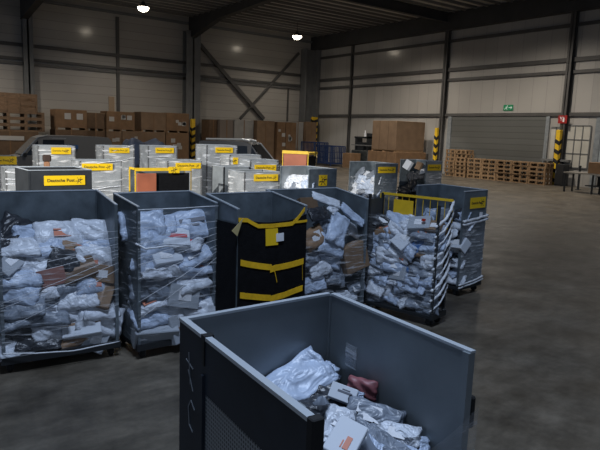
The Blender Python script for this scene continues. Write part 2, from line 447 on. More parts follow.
for x, y, p in ((16.5, 42.3, 5200), (31.2, 43.9, 3200), (4, 42, 2800), (31.0, 33, 2700), (31.0, 22.5, 3000), (29, 11, 2300), (20, 31, 800), (9, 26, 1000)):  # last entry: unseen light added to brighten the van and back rows
    spot('overhead_light', (x, y, 11.1), (x, y, 0), p, WARM, 152, .9, .35)

# ------------------------------------------------------------------ lettering and emblem meshes, made once
def text_mesh(txt, size, m):
    c = bpy.data.curves.new('lettering', 'FONT'); c.body = txt; c.size = size; c.align_x = 'CENTER'; c.align_y = 'CENTER'; c.extrude = .001; c.offset = .003*size*4
    o = bpy.data.objects.new('lettering', c); COL.objects.link(o)
    bpy.context.view_layer.update()
    me = bpy.data.meshes.new_from_object(o.evaluated_get(bpy.context.evaluated_depsgraph_get()))
    COL.objects.unlink(o); bpy.data.objects.remove(o)
    me.materials.clear(); me.materials.append(m)
    return me
POSTTXT = text_mesh('Deutsche Post', .125, INK)
def horn_mesh():
    b = MB(); n = 20
    def ring(r0, r1, cx, cy):
        a = [b.b.verts.new((cx+r0*math.cos(2*PI*k/n), cy+r0*math.sin(2*PI*k/n), 0)) for k in range(n)]
        c = [b.b.verts.new((cx+r1*math.cos(2*PI*k/n), cy+r1*math.sin(2*PI*k/n), 0)) for k in range(n)]
        for k in range(n): b.b.faces.new((a[k], a[(k+1) % n], c[(k+1) % n], c[k]))
    ring(.022, .04, 0, 0)
    b.poly([(.015, -.045, 0), (-.085, -.03, 0), (-.105, -.055, 0), (-.10, -.005, 0), (-.02, -.028, 0)])   # bell
    b.poly([(.03, .0, 0), (.10, .018, 0), (.10, .032, 0), (.03, .03, 0)])                               # mouthpiece
    for s in (1, -1):                                                                                 # bolts
        b.poly([(s*.02, -.045, 0), (s*.05, -.06, 0), (s*.045, -.075, 0), (s*.085, -.09, 0), (s*.03, -.085, 0), (s*.035, -.068, 0)])
        b.poly([(s*.03, .05, 0), (s*.06, .07, 0), (s*.055, .08, 0), (s*.03, .066, 0)])
    return b.mesh('horn_emblem', INK)
HORN = horn_mesh()

def label_sign(parent, w, h, M, txt=True, horn=True, name='label_sign'):
    """Yellow plate facing local -Y of M with lettering and emblem."""
    o = MB().box(-w/2, -.006, -h/2, w/2, 0, h/2).build(name, SIGNY, parent)
    o.matrix_local = M
    if txt:
        t = link('lettering', POSTTXT, o); k = h/.2
        wt = .8*k
        k2 = min(k, (w*(.72 if horn else .9))/.8)
        t.scale = (k2, k2, k2); t.rotation_euler = (PI/2, 0, 0); t.location = (-w*.10 if horn else 0, -.009, 0)
    if horn:
        g = link('horn_emblem', HORN, o); k = h/.2*(.72 if txt else .9); g.scale = (k, k, k); g.rotation_euler = (PI/2, 0, 0); g.location = ((w/2-h*.62) if txt else 0, -.009, .0)
    return o

# ------------------------------------------------------------------ roll containers
FACE = {'F': (Vector((0, -1, 0)), Vector((1, 0, 0))), 'B': (Vector((0, 1, 0)), Vector((-1, 0, 0))),
        'L': (Vector((-1, 0, 0)), Vector((0, -1, 0))), 'R': (Vector((1, 0, 0)), Vector((0, 1, 0)))}
def face_frame(W, D, f):
    n, u = FACE[f]
    half = D/2 if f in 'FB' else W/2
    length = W if f in 'FB' else D
    return n, u, n*half, length
def face_M(W, D, f, uo=0, z=0, out=0):
    n, u, o, L = face_frame(W, D, f)
    M = Matrix.Identity(4); y = -n; zz = Vector((0, 0, 1))
    p = o+u*uo+n*out+zz*z
    for i in range(3): M[i][0] = u[i]; M[i][1] = y[i]; M[i][2] = zz[i]; M[i][3] = p[i]
    return M
CAST = {}
def caster(parent, x, y):
    if not CAST:
        CAST['f'] = MB().box(-.04, -.045, .1, .04, .045, .118).box(-.035, -.03, .03, -.027, .03, .1).box(.027, -.03, .03, .035, .03, .1).mesh('caster', DARK)
        CAST['w'] = MB().cyl((0, 0, .055), .055, .04, 'x', 14).mesh('wheel', RUBBER)
    o = link('caster', CAST['f'], parent); o.location = (x, y, 0)
    link('wheel', CAST['w'], o)

def container(label, loc, rz, W, D, h=1.80, hf=None, faces='FBLR', pm=None, cast=True, group='roll containers', opt=None, name='roll_container'):
    """faces: dict face -> 'panel' | 'film' | 'open' ; panels are thin sheet with a bright rim."""
    pm = pm or GALV; hf = hf or h
    t = thing(name, label, 'roll container', (loc[0], loc[1], 0), rz, group)
    MB().box(-W/2, -D/2, .118, W/2, D/2, .16).box(-W/2-.015, -D/2-.015, .11, W/2+.015, -D/2+.03, .19).box(-W/2-.015, D/2-.03, .11, W/2+.015, D/2+.015, .19).build('platform', DARK, t)
    if cast:
        for sx in (-1, 1):
            for sy in (-1, 1): caster(t, sx*(W/2-.08), sy*(D/2-.08))
    zt = lambda y: h if y > 0 else hf
    for sx in (-1, 1):
        for sy in (-1, 1):
            x, y = sx*(W/2-.018), sy*(D/2-.018)
            MB().box(x-.018, y-.018, .16, x+.018, y+.018, zt(y)).build('corner_post', pm if not (opt and opt.get('post')) else opt['post'], t)
    for f, kind in faces.items():
        n, u, o, L = face_frame(W, D, f)
        if kind == 'panel':
            a, c = o-u*(L/2-.036), o+u*(L/2-.036)
            th = .022
            za = zt(a.y) if f in 'LR' else (hf if f == 'F' else h); zc = zt(c.y) if f in 'LR' else za
            b = MB()
            b.poly([a-n*th+Vector((0, 0, .17)), c-n*th+Vector((0, 0, .17)), c-n*th+Vector((0, 0, zc-.004)), a-n*th+Vector((0, 0, za-.004))], n*(th-.004))
            nm = {'F': 'front_panel', 'B': 'back_panel', 'L': 'side_panel', 'R': 'side_panel'}[f]
            pmf = (opt or {}).get('mat_'+f, pm)
            p = b.build(nm, pmf, t)
            r = MB(); a2, c2 = o-u*(L/2), o+u*(L/2)
            r.bar(a2-n*.012+Vector((0, 0, za+.003)), c2-n*.012+Vector((0, 0, zc+.003)), .03, .012)
            r.build('top_rim', RIM, p)
    return t

def film_wrap(parent, W, D, z0, z1, m, faces='FBLR', bulge=.03, seed=0, name='stretch_film', zf=None):
    """A sheet of film drawn round the given faces, slightly slack."""
    rnd = random.Random(seed)
    order = [f for f in 'LFRB' if f in faces]
    b = MB()
    for f in order:
        n, u, o, L = face_frame(W, D, f)
        nu, nv = 14, 16
        ph = [rnd.uniform(0, 6.3) for _ in range(4)]
        def fn(s, v):
            ta = 4*s*(1-s)*4*v*(1-v)
            ta = max(0, ta)**.6
            w = .012*math.sin(9*s+5*v*3+ph[0])+.010*math.sin(17*v+6*s+ph[1])
            top = z1 + (.012*math.sin(7*s+ph[2]))
            return o+u*((s-.5)*L)+n*(.012+bulge*ta+w*min(1, ta*3))+Vector((0, 0, z0+(top-z0)*v))
        b.grid(fn, nu, nv)
    return b.build(name, m, parent, True)

def rope(parent, pts, r, name='film_strand', m=None, seed=0):
    rnd = random.Random(seed); P = [Vector(p) for p in pts]; out = []; rad = []
    for a, c in zip(P, P[1:]):
        for k in range(6):
            t = k/6; out.append(a.lerp(c, t)+Vector((rnd.uniform(-1, 1), rnd.uniform(-1, 1), rnd.uniform(-1, 1)))*r*.25); rad.append(r*rnd.uniform(.85, 1.1))
    out.append(P[-1]); rad.append(r*.5)
    return MB().tube(out, rad, 6).build(name, m or ROPE, parent, True)

# ------------------------------------------------------------------ parcels
def pillow(w, d, t, seed, nx=18, ny=14):
    rnd = random.Random(seed)
    ph = [(rnd.uniform(2, 7), rnd.uniform(2, 7), rnd.uniform(0, 6.3), rnd.uniform(.06, .16)) for _ in range(5)]
    sx, sy = rnd.uniform(-.25, .25), rnd.uniform(-.25, .25)
    bend = rnd.uniform(-.12, .12)
    b = MB()
    def hgt(x, y):
        e = max(0, (1-abs(x)**3.2)*(1-abs(y)**3.2))**.55
        k = 1+sx*x+sy*y
        for fx, fy, p, a in ph: k += a*math.sin(fx*x+fy*y+p)
        k += .38*(mnoise.turbulence(Vector((x*1.3+seed, y*1.1, seed*.37)), 3, True)-.35)
        return e*k
    def P(i, j, s):
        x, y = 2*i/nx-1, 2*j/ny-1
        cx = 1+.03*math.sin(9*y+ph[0][2]); cy = 1+.04*math.sin(8*x+ph[1][2])
        z = s*t/2*hgt(x, y)+bend*t*3*x*x
        return Vector((x*w/2*cx, y*d/2*cy, z))
    up = {}; dn = {}
    for i in range(nx+1):
        for j in range(ny+1):
            up[i, j] = b.b.verts.new(P(i, j, 1))
            dn[i, j] = up[i, j] if i in (0, nx) or j in (0, ny) else b.b.verts.new(P(i, j, -1))
    for i in range(nx):
        for j in range(ny):
            b.b.faces.new((up[i, j], up[i+1, j], up[i+1, j+1], up[i, j+1]))
            b.b.faces.new((dn[i, j], dn[i, j+1], dn[i+1, j+1], dn[i+1, j]))
    return b
POLYW = crumple('white_poly', (.62, .66, .73), .36)
POLYB = crumple('blue_white_poly', (.44, .52, .66), .38)
POLYG = crumple('grey_poly', (.20, .23, .28), .4)
POLYD = crumple('dark_poly', (.03, .033, .04), .35)
PADB = mat('brown_paper', (.26, .16, .09), .75, 0, .15, 6)
BLUEP = mat('blue_poly', (.05, .14, .34), .4)
REDP = mat('dusky_red_poly', (.25, .085, .095), .5, 0, .25, 8)
PRINT_O = mat('orange_print', (.55, .17, .09), .5)
PRINT_D = mat('grey_print', (.10, .11, .14), .5)
PRINT_R = mat('red_print', (.45, .04, .05), .5)
LABW = mat('shipping_paper', (.72, .73, .76), .5, 0, .1, 30)
BAGM = {}
for key, mm in (('white', POLYW), ('bluish white', POLYB), ('grey', POLYG), ('black', POLYD), ('brown paper', PADB), ('blue', BLUEP), ('dusky red', REDP)):
    BAGM[key] = [pillow(1, .68, .34, hash(key) % 7+31*k if False else 31*k+len(key)).mesh('mailer_bag', mm, True) for k in range(5 if key in ('white', 'bluish white', 'grey') else 2)]
def carton(w, d, t): return MB().box(-w/2, -d/2, -t/2, w/2, d/2, t/2, .02)
CARTM = {k: carton(1, .7, .42).mesh('carton', mm) for k, mm in (('brown', CARD2), ('white', mat('white_carton', (.58, .62, .68), .6)), ('grey', mat('grey_carton', (.33, .36, .40), .6)), ('reddish brown', mat('reddish_carton', (.24, .105, .085), .7)), ('dark brown', CARDD))}
def patch(w, d, z): return MB().box(-w/2, -d/2, z, w/2, d/2, z+.012)
PATCH_L = patch(.42, .30, .0).mesh('shipping_label', LABW)
PATCH_T = MB().box(-.501, -.04, -.213, .501, .04, .213).mesh('tape', TAPE)
PRINTS = {'orange': MB().box(-.18, -.10, -.01, .16, .03, .01).box(-.18, .06, -.01, .02, .09, .01).mesh('printed_mark', PRINT_O),
          'dark': MB().box(-.3, -.03, -.01, .25, .06, .01).box(-.2, -.12, -.01, .1, -.07, .01).mesh('printed_mark', PRINT_D),
          'red': MB().box(-.35, -.1, -.01, .35, .04, .01).mesh('printed_mark', PRINT_R)}
def parcel(kind, colour, loc, M3, size, label, group, extra=None, rnd=random):
    """One parcel: a mailer bag or carton with its label, tape or print as children."""
    if kind == 'bag':
        o = link('mailer_bag', rnd.choice(BAGM[colour])); top = .16
    else:
        o = link('carton', CARTM[colour]); top = .212
    M = M3.to_4x4() @ Matrix.Diagonal((size[0], size[1]/.7, size[2]/.38, 1))
    M.translation = loc
    o.matrix_world = M
    tag(o, label, 'parcel', group)
    if extra == 'label':
        c = link('shipping_label', PATCH_L, o); c.location = (rnd.uniform(-.12, .12), rnd.uniform(-.06, .06), top); c.rotation_euler = (0, 0, rnd.uniform(-.1, .1))
    elif extra == 'tape': link('tape', PATCH_T, o)
    elif extra in PRINTS:
        c = link('printed_mark', PRINTS[extra], o); c.location = (rnd.uniform(-.12, .12), rnd.uniform(-.08, .08), top+.008)
    return o
CNAME = {'bag': {'white': 'white mailer bag', 'bluish white': 'pale blue mailer', 'grey': 'grey mailer bag', 'black': 'black mailer bag', 'brown paper': 'brown paper mailer', 'blue': 'blue mailer bag', 'dusky red': 'dusky red mailer bag'},
         'box': {'brown': 'brown cardboard parcel', 'white': 'white carton', 'grey': 'grey carton', 'reddish brown': 'reddish brown carton', 'dark brown': 'dark brown carton'}}
XN = {'label': ' with address label', 'tape': ' with tape', 'orange': ' with orange print', 'dark': ' with dark print', 'red': ' with red print', None: ''}
def pick(rnd, mix):
    r = rnd.random()*sum(w for *_, w in mix)
    for k, c, w in mix:
        r -= w
        if r <= 0: return k, c
    return mix[0][:2]
MIX = [('bag', 'white', 34), ('bag', 'bluish white', 30), ('bag', 'grey', 18), ('bag', 'black', 6), ('bag', 'brown paper', 3), ('box', 'dark brown', 2), ('box', 'white', 3), ('box', 'grey', 3), ('bag', 'blue', 1)]
def pile(ct, W, D, f, u0, u1, z0, z1, rows, cols, where, group, seed, size=.34, slope=.25, mix=MIX, special=None, steep=(10, 65), inset=.12):
    """Parcels piled against one open face of a container, row by row."""
    rnd = random.Random(seed); n, u, o, L = face_frame(W, D, f)
    R = Matrix.Rotation(ct.rotation_euler.z, 3, 'Z'); base = Vector(ct.location)
    dz = (z1-z0)/rows; du = (u1-u0)/cols
    for r in range(rows):
        for c in range(cols):
            topmost = r == 0
            z = z1-(r+.5)*dz+rnd.uniform(-.18, .18)*dz
            uu = u0+(c+.5+(.22 if r % 2 else -.18))*du+rnd.uniform(-.12, .12)*du
            depth = inset+rnd.uniform(-.03, .05)+slope*max(0, (z-z0)/(z1-z0))**3
            kind, colour = pick(rnd, mix); extra = None
            if kind == 'box': extra = rnd.choice(['label', 'tape', 'label'])
            else: extra = rnd.choices(['label', 'orange', 'dark', None], [26, 5, 8, 61])[0]
            s = size*rnd.uniform(.82, 1.25)
            if special and (r, c) in special: kind, colour, extra, s = special[(r, c)]
            mg = min(s*.42, du*.6); uu = max(u0+mg, min(u1-mg, uu))
            elev = math.radians(rnd.uniform(*steep))
            if topmost: elev = math.radians(rnd.uniform(25, 50))
            nz = (n*math.cos(elev)+Vector((0, 0, 1))*math.sin(elev)).normalized()
            nz = (nz+u*rnd.uniform(-.3, .3)).normalized()
            xx = (u+Vector((0, 0, 1))*rnd.uniform(-.35, .35)); xx = (xx-nz*xx.dot(nz)).normalized()
            if rnd.random() < .16: xx = (xx*.6+nz.cross(xx)*.8).normalized()
            yy = nz.cross(xx)
            M3 = Matrix((xx, yy, nz)).transposed()
            P = o+u*uu-n*depth+Vector((0, 0, z))
            th = s*(.30 if kind == 'bag' else .42)
            sz = (s, s*.68, th)
            lab = '%s%s, %s, %s row down, %s from left' % (CNAME[kind][colour], XN[extra], where, ORD[r], ORD[c])
            parcel(kind, colour, base+R @ P, R @ M3, sz, lab, group, extra, rnd)

# ----- the near container, bottom centre
W0, D0_ = .89, .99
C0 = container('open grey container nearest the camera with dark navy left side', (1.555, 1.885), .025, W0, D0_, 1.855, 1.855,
               dict(B='panel', R='panel'), pm=GALVN)
# its long left side: grey inside, dark navy skin outside with a perforated window
xL = -W0/2
yF, yBk = -.58, D0_/2
sp = MB().box(xL, yF, .17, xL+.02, yBk, 1.85).build('side_panel', GALVN, C0)
MB().box(xL-.012, yF, 1.851, xL+.018, yBk, 1.866).build('top_rim', RIM, sp)
sk = MB()
def lbox(b, y0, z0, y1, z1, th=.008): b.box(xL-th, y0, z0, xL, y1, z1)
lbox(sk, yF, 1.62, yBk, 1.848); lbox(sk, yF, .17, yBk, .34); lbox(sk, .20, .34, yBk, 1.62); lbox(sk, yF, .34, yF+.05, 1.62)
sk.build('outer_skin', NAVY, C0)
MB().box(xL-.006, yF+.05, .34, xL-.004, .20, 1.62).build('wire_mesh_window', mesh_mat('perforated_mesh', (.50, .54, .58), .018, .30), C0)
MB().box(xL-.002, yF+.05, .34, xL, .20, 1.62).build('mesh_backing', NAVY, C0)
MB().box(xL-.014, .205, 1.74, xL-.008, .225, 1.85).box(xL-.016, .198, 1.845, xL+.028, .232, 1.872).build('latch', DARK, C0)
MB().box(xL-.02, .205, .3, xL-.008, .222, 1.70).build('vertical_bar', NAVY, C0)
MB().box(xL-.02, yF-.035, .15, xL+.025, yF, 1.875, .004).build('front_stanchion', RUBBER, C0)
CH = mat('chalk', (.2, .22, .24), .9)
def chalk(*lines):
    b = MB()
    for pts in lines:
        for a, c in zip(pts, pts[1:]): b.bar((xL-.010, a[0], a[1]), (xL-.010, c[0], c[1]), .006, .003, (1, 0, 0))
    b.build('chalk_mark', CH, C0)
chalk([(.41, 1.70), (.33, 1.68)], [(.38, 1.74), (.36, 1.60)], [(.385, 1.66), (.33, 1.58)])
chalk([(.31, 1.50), (.35, 1.53), (.38, 1.49), (.37, 1.41), (.33, 1.39)])
MB().box(W0/2+.002, -D0_/2+.0, 1.52, W0/2+.035, -D0_/2+.03, 1.66, .008).build('rubber_bumper', RUBBER, C0)
MB().box(W0/2-.030, .22, 1.52, W0/2-.027, .31, 1.64).build('film_patch', FILMC, C0)

def fit_obj(o): return o

# ----- first row of filled containers
C1 = container('wide grey container full of mailers at the left edge', (1.69, 7.17), -.07, 1.25, .94, 1.9, 1.82, dict(B='panel', R='panel', L='panel'))
film_wrap(C1, 1.25, .94, .18, 1.5, FILM, 'F', .05, 1)
rope(C1, [(-.62, -.52, .26), (-.3, -.55, .22), (.1, -.55, .18), (.62, -.52, .2)], .008)
pile(C1, 1.25, .94, 'F', -.62, .62, .2, 1.52, 9, 4, 'leftmost container', 'parcels in the leftmost container', 11, .46, .5,
     special={(1, 2): ('bag', 'brown paper', 'orange', .5), (0, 2): ('bag', 'white', 'orange', .56), (2, 0): ('box', 'grey', 'label', .30), (3, 1): ('box', 'reddish brown', None, .30), (3, 3): ('box', 'brown', 'label', .30), (5, 3): ('box', 'brown', 'tape', .34), (6, 2): ('bag', 'white', 'label', .46), (8, 3): ('box', 'grey', 'label', .38), (0, 0): ('bag', 'black', None, .5)})
C2 = container('film-wrapped container with white mailers, second from the left', (2.93, 6.80), .03, 1.04, .75, 1.9, 1.82, dict(B='panel', R='panel', L='panel'))
film_wrap(C2, 1.04, .75, .18, 1.77, FILM, 'FL', .03, 2)
rope(C2, [(-.52, -.40, 1.79), (0, -.41, 1.785), (.52, -.40, 1.79)], .007)
rope(C2, [(-.535, -.36, 1.40), (-.45, -.43, 1.34), (-.2, -.43, 1.35), (.1, -.42, 1.31)], .012, seed=3)
pile(C2, 1.04, .75, 'F', -.51, .51, .2, 1.60, 8, 3, 'second container', 'parcels in the second filled container', 23, .46, .25,
     special={(0, 0): ('bag', 'bluish white', None, .55), (0, 1): ('bag', 'bluish white', None, .44), (0, 2): ('bag', 'bluish white', 'dark', .60), (1, 1): ('box', 'white', 'red', .36), (1, 2): ('bag', 'white', 'red', .44), (1, 0): ('bag', 'bluish white', None, .52), (3, 1): ('bag', 'white', 'orange', .44), (5, 0): ('bag', 'white', 'orange', .46), (2, 0): ('bag', 'bluish white', None, .52)})
for ct, Wn, Dn, zt0 in ((C1, 1.25, .94, 1.62), (C2, 1.04, .75, 1.70)):
    rnd = random.Random(int(Wn*100))
    for k in range(7):
        za = zt0-.10-k*.075; zc = zt0-.02-k*.16*rnd.uniform(.8, 1.2)
        rope(ct, [(-Wn/2, -Dn/2-.02, zc-.1), (0, -Dn/2-.065, (za+zc)/2-.05), (Wn/2, -Dn/2-.02, za)], .0028, seed=k)
C3 = container('grey container closed with a black net and yellow straps', (3.985, 6.38), .0, 1.02, .82, 1.9, 1.80, dict(B='panel', R='panel', L='panel'))
C4 = container('container with a long pale mailer lying on top, right of the black net', (5.32, 6.82), .0, 1.34, .76, 1.88, 1.78, dict(B='panel', R='panel', L='panel'))
C5 = container('yellow-framed container of mailers wrapped with white film strands', (6.48, 6.08), .24, .40, 1.2, 1.84, 1.78, dict(), opt=dict(post=DARK))
C6 = container('half wrapped grey container with a yellow label, right end of the row', (8.45, 6.92), .12, .75, 1.0, 1.86, 1.84, dict(B='panel', R='panel', F='panel'))

# black net front with yellow straps and tags
Wc, Dc = 1.02, .82
def netp(s, v):
    sag = .08*4*s*(1-s)
    z = .2+(1.70-sag-.2)*v
    bul = .035*math.sin(PI*s)*math.sin(PI*v)+.012*math.sin(13*s+4*v)*v+.01*math.sin(21*s)*(1-v)
    return Vector(((s-.5)*(Wc-.01), -Dc/2-.012-bul, z))
net = MB().grid(netp, 18, 18).build('black_net', BLACKNET, C3, True)
NETF = Vector((0, -.012, 0))
def band(sv, w, parent=C3, name='yellow_strap', m=STRAP):
    b = MB(); P = []
    for (s0, v0), (s1, v1) in zip(sv, sv[1:]):
        for k in range(5):
            t = k/5; P.append((s0+(s1-s0)*t, v0+(v1-v0)*t))
    P.append(sv[-1])
    vs = [[b.b.verts.new(netp(s, v)+NETF+Vector((0, 0, dw))) for dw in (-w/2, w/2)] for s, v in P]
    for a, c in zip(vs, vs[1:]): b.b.faces.new((a[0], c[0], c[1], a[1]))
    o = b.build(name, m, parent, False)
    sm = o.modifiers.new('thickness', 'SOLIDIFY'); sm.thickness = .006
    return o
band([(.0, .985), (.12, 1.0), (.26, .965), (.33, .97), (.62, .97), (.76, .965), (.85, 1.0), (.96, 1.05)], .05)
band([(.78, .975), (1.0, .94)], .03)
band([(.03, .645), (.40, .615), (.45, .61)], .075)
band([(.43, .59), (.52, .60), (.95, .60)], .075)
band([(.03, .376), (.45, .335)], .075)
band([(.45, .325), (.95, .36)], .075)
band([(.45, .60), (.50, .57), (.54, .47)], .028, name='strap_tail'); band([(.47, .32), (.53, .24)], .028, name='strap_tail'); band([(.93, .60), (.945, .44)], .028, name='strap_tail')
def netquad(s0, v0, s1, v1, name, m, off=.016):
    b = MB(); b.poly([netp(s, v)+Vector((0, -off, 0)) for s, v in ((s0, v0), (s1, v0), (s1, v1), (s0, v1))], (0, .006, 0)); return b.build(name, m, C3)
netquad(.36, .80, .55, .945, 'yellow_tag', SIGNY)
netquad(.52, .83, .63, .90, 'white_tag', WHITE, .024)
MB().grid(lambda u, v: Vector((-Wc/2-.012-.02*math.sin(PI*u), (u-.5)*Dc, .2+1.42*v)), 6, 6).build('side_net', BLACKNET, C3, True)
MB().poly([(-.54, -.46, 1.49), (-.47, -.47, 1.70), (-.62, -.47, 1.56)], (0, .006, 0)).build('corner_flap', mat('pale_yellow_card', (.55, .46, .22), .7), C3)

# container with the long pale mailer: parcels placed one by one on its front
def put(ct, W, D, f, px, py, depth, kind, colour, s, asp, ang, elev, label, group, extra=None, th=None, rnd=random.Random(5)):
    """A parcel centred where the sight line through the given direction meets a plane inside the face."""
    R = Matrix.Rotation(ct.rotation_euler.z, 3, 'Z'); n, u, o, L = face_frame(W, D, f)
    nw, uw = R @ n, R @ u; p0 = Vector(ct.location)+R @ (o-n*depth)
    v = ray(px, py); P = CAMP+v*((p0-CAMP).dot(nw)/v.dot(nw))
    e = math.radians(elev); nz = (nw*math.cos(e)+Vector((0, 0, 1))*math.sin(e)).normalized()
    xx = uw*math.cos(math.radians(ang))+nz.cross(uw)*math.sin(math.radians(ang)); xx = (xx-nz*xx.dot(nz)).normalized()
    M3 = Matrix((xx, nz.cross(xx), nz)).transposed()
    return parcel(kind, colour, P, M3, (s, s*asp, th or s*asp*.4), label, group, extra, rnd)
g4 = 'parcels in the container beside the black net'
for a in [
    (326, 200, .28, 'bag', 'white', .48, .34, -24, 40, 'long pale mailer lying topmost across the container beside the black net', None),
    (352, 215, .12, 'bag', 'bluish white', .46, .34, -46, 30, 'pale blue-white tube mailer slanting down right beside the brown carton', None),
    (318, 214, .16, 'bag', 'black', .36, .62, 5, 35, 'black mailer below the long pale mailer', None),
    (308, 205, .30, 'box', 'dark brown', .30, .7, 0, 20, 'dark brown carton half under the long pale mailer', None),
    (334, 208, .22, 'bag', 'white', .26, .6, 30, 40, 'small white mailer tucked beside the black mailer', None),
    (337, 230, .10, 'bag', 'bluish white', .50, .7, 60, 20, 'big pale mailer in the middle of the pile beside the brown carton', None),
    (330, 245, .09, 'bag', 'bluish white', .46, .7, -20, 20, 'crumpled pale mailer left of the brown carton, under the big one', None),
    (314, 238, .12, 'bag', 'brown paper', .40, .8, 20, 15, 'brown paper mailer with a white label beside the net strap', 'label'),
    (353, 257, .10, 'box', 'brown', .46, .9, 14, 5, 'large brown carton standing at the right front of the pile', None),
    (320, 268, .10, 'bag', 'white', .42, .6, 10, 25, 'white mailer under the brown paper mailer', None),
    (336, 278, .10, 'bag', 'grey', .38, .6, -15, 25, 'grey mailer left below the large brown carton', None),
    (313, 284, .10, 'bag', 'bluish white', .42, .6, 5, 25, 'pale mailer lowest at left in the container beside the net', None),
    (357, 287, .09, 'bag', 'grey', .36, .55, 8, 20, 'grey mailer directly under the large brown carton', 'label'),
    (347, 296, .09, 'bag', 'white', .40, .5, -5, 25, 'white mailer lowest at right in the container beside the net', None),
    (309, 258, .12, 'bag', 'grey', .40, .6, 15, 25, 'dark grey mailer between the brown paper mailer and the pale lowest ones', None),
    (328, 258, .16, 'bag', 'bluish white', .44, .6, -25, 25, 'pale mailer under the crumpled one, left of the brown carton', None),
    (345, 268, .16, 'bag', 'grey', .40, .6, 10, 25, 'grey mailer half hidden by the lower left edge of the brown carton', None),
    (325, 222, .20, 'bag', 'grey', .36, .7, 40, 25, 'grey mailer between the black mailer and the big pale one', None),
    (356, 232, .22, 'bag', 'white', .36, .6, -30, 25, 'white mailer above the large brown carton', None),
    (326, 299, .09, 'bag', 'grey', .40, .5, 5, 25, 'grey mailer on the bottom between two pale ones', None),
]:
    put(C4, 1.34, .76, 'F', *a[:9], a[9], g4, a[10])
film_wrap(C4, 1.34, .76, .2, 1.3, FILM, 'F', .03, 4)

# container with the yellow gate
def yellow_gate(ct, W, D, f, z0, z1, sign=None):
    n, u, o, L = face_frame(W, D, f); b = MB()
    a, c = o-u*(L/2), o+u*(L/2)
    Z = lambda p, z: p+Vector((0, 0, z))
    for z in (z0, z1): b.bar(Z(a, z), Z(c, z), .035)
    b.bar(Z(c, z0-.12), Z(c, z1), .05); b.bar(Z(a, z0), Z(a, z1), .02)
    g = b.build('yellow_gate', YELLOW, ct)
    w = MB()
    for k in range(1, 10):
        p = a.lerp(c, k/10); w.bar(Z(p, z0), Z(p, z1), .008)
    w.build('gate_wires', YELLOW, g)
    return g
W5, D5 = .40, 1.2
g = yellow_gate(C5, W5, D5, 'R', 1.42, 1.83)
MB().box(W5/2-.03, -.22+.25, 1.50, W5/2-.02, .12+.25, 1.76).build('yellow_plate', YELLOW, g)
MB().box(W5/2-.012, -D5/2, .2, W5/2-.004, D5/2, 1.42).build('inner_board', CARDD, C5)
MB().box(-W5/2, D5/2-.03, .2, W5/2, D5/2-.02, 1.76).build('back_panel', mat('dark_mesh_panel', (.06, .065, .07), .5, .3), C5)
pile(C5, W5, D5, 'L', -.59, .59, .2, 1.50, 10, 5, 'yellow-framed container', 'parcels in the yellow-framed container', 51, .33, .15, steep=(5, 55),
     special={(0, 4): ('box', 'brown', 'label', .26), (2, 3): ('bag', 'blue', None, .32), (0, 1): ('bag', 'bluish white', None, .42), (1, 1): ('bag', 'white', None, .40), (1, 2): ('bag', 'bluish white', 'dark', .36)})
MB().cyl((-.05, -.28, 1.53), .03, .03, 'z', 10).build('red_cap', mat('red_cap', (.5, .03, .01), .5), C5)
film_wrap(C5, W5, D5, .2, 1.55, FILM, 'LF', .03, 5)
for k in range(9):
    z = .28+k*.155
    rope(C5, [(-W5/2-.02, -D5/2+.04, z-.05), (-W5/2+.12, -D5/2-.03, z+.05), (.05, -D5/2-.04, z+.17), (W5/2+.015, -D5/2-.01, z+.30)], .013+.005*(k % 3), seed=k+20)

# right-end container: label panel wrapped with film
label_sign(C6, .50, .19, face_M(.75, 1.0, 'F', .06, 1.63, .004))
film_wrap(C6, .75, 1.0, .2, 1.30, FILMC, 'FR', .02, 6)
for k, z in enumerate((1.36, 1.30, .24, .19)):
    rope(C6, [(-.40, -.53, z-.03), (0, -.545, z), (.39, -.53, z+.03), (.40, -.3, z+.05)], .024 if k < 2 else .016, seed=k+60)
MB().box(.12, -.522, 1.36, .22, -.517, 1.46).build('white_sticker', WHITE, C6)
pile(C6, .75, 1.0, 'L', -.50, .50, .2, 1.45, 8, 5, 'row-end container', 'parcels in the container at the row end', 67, .31, .15, steep=(10, 50))

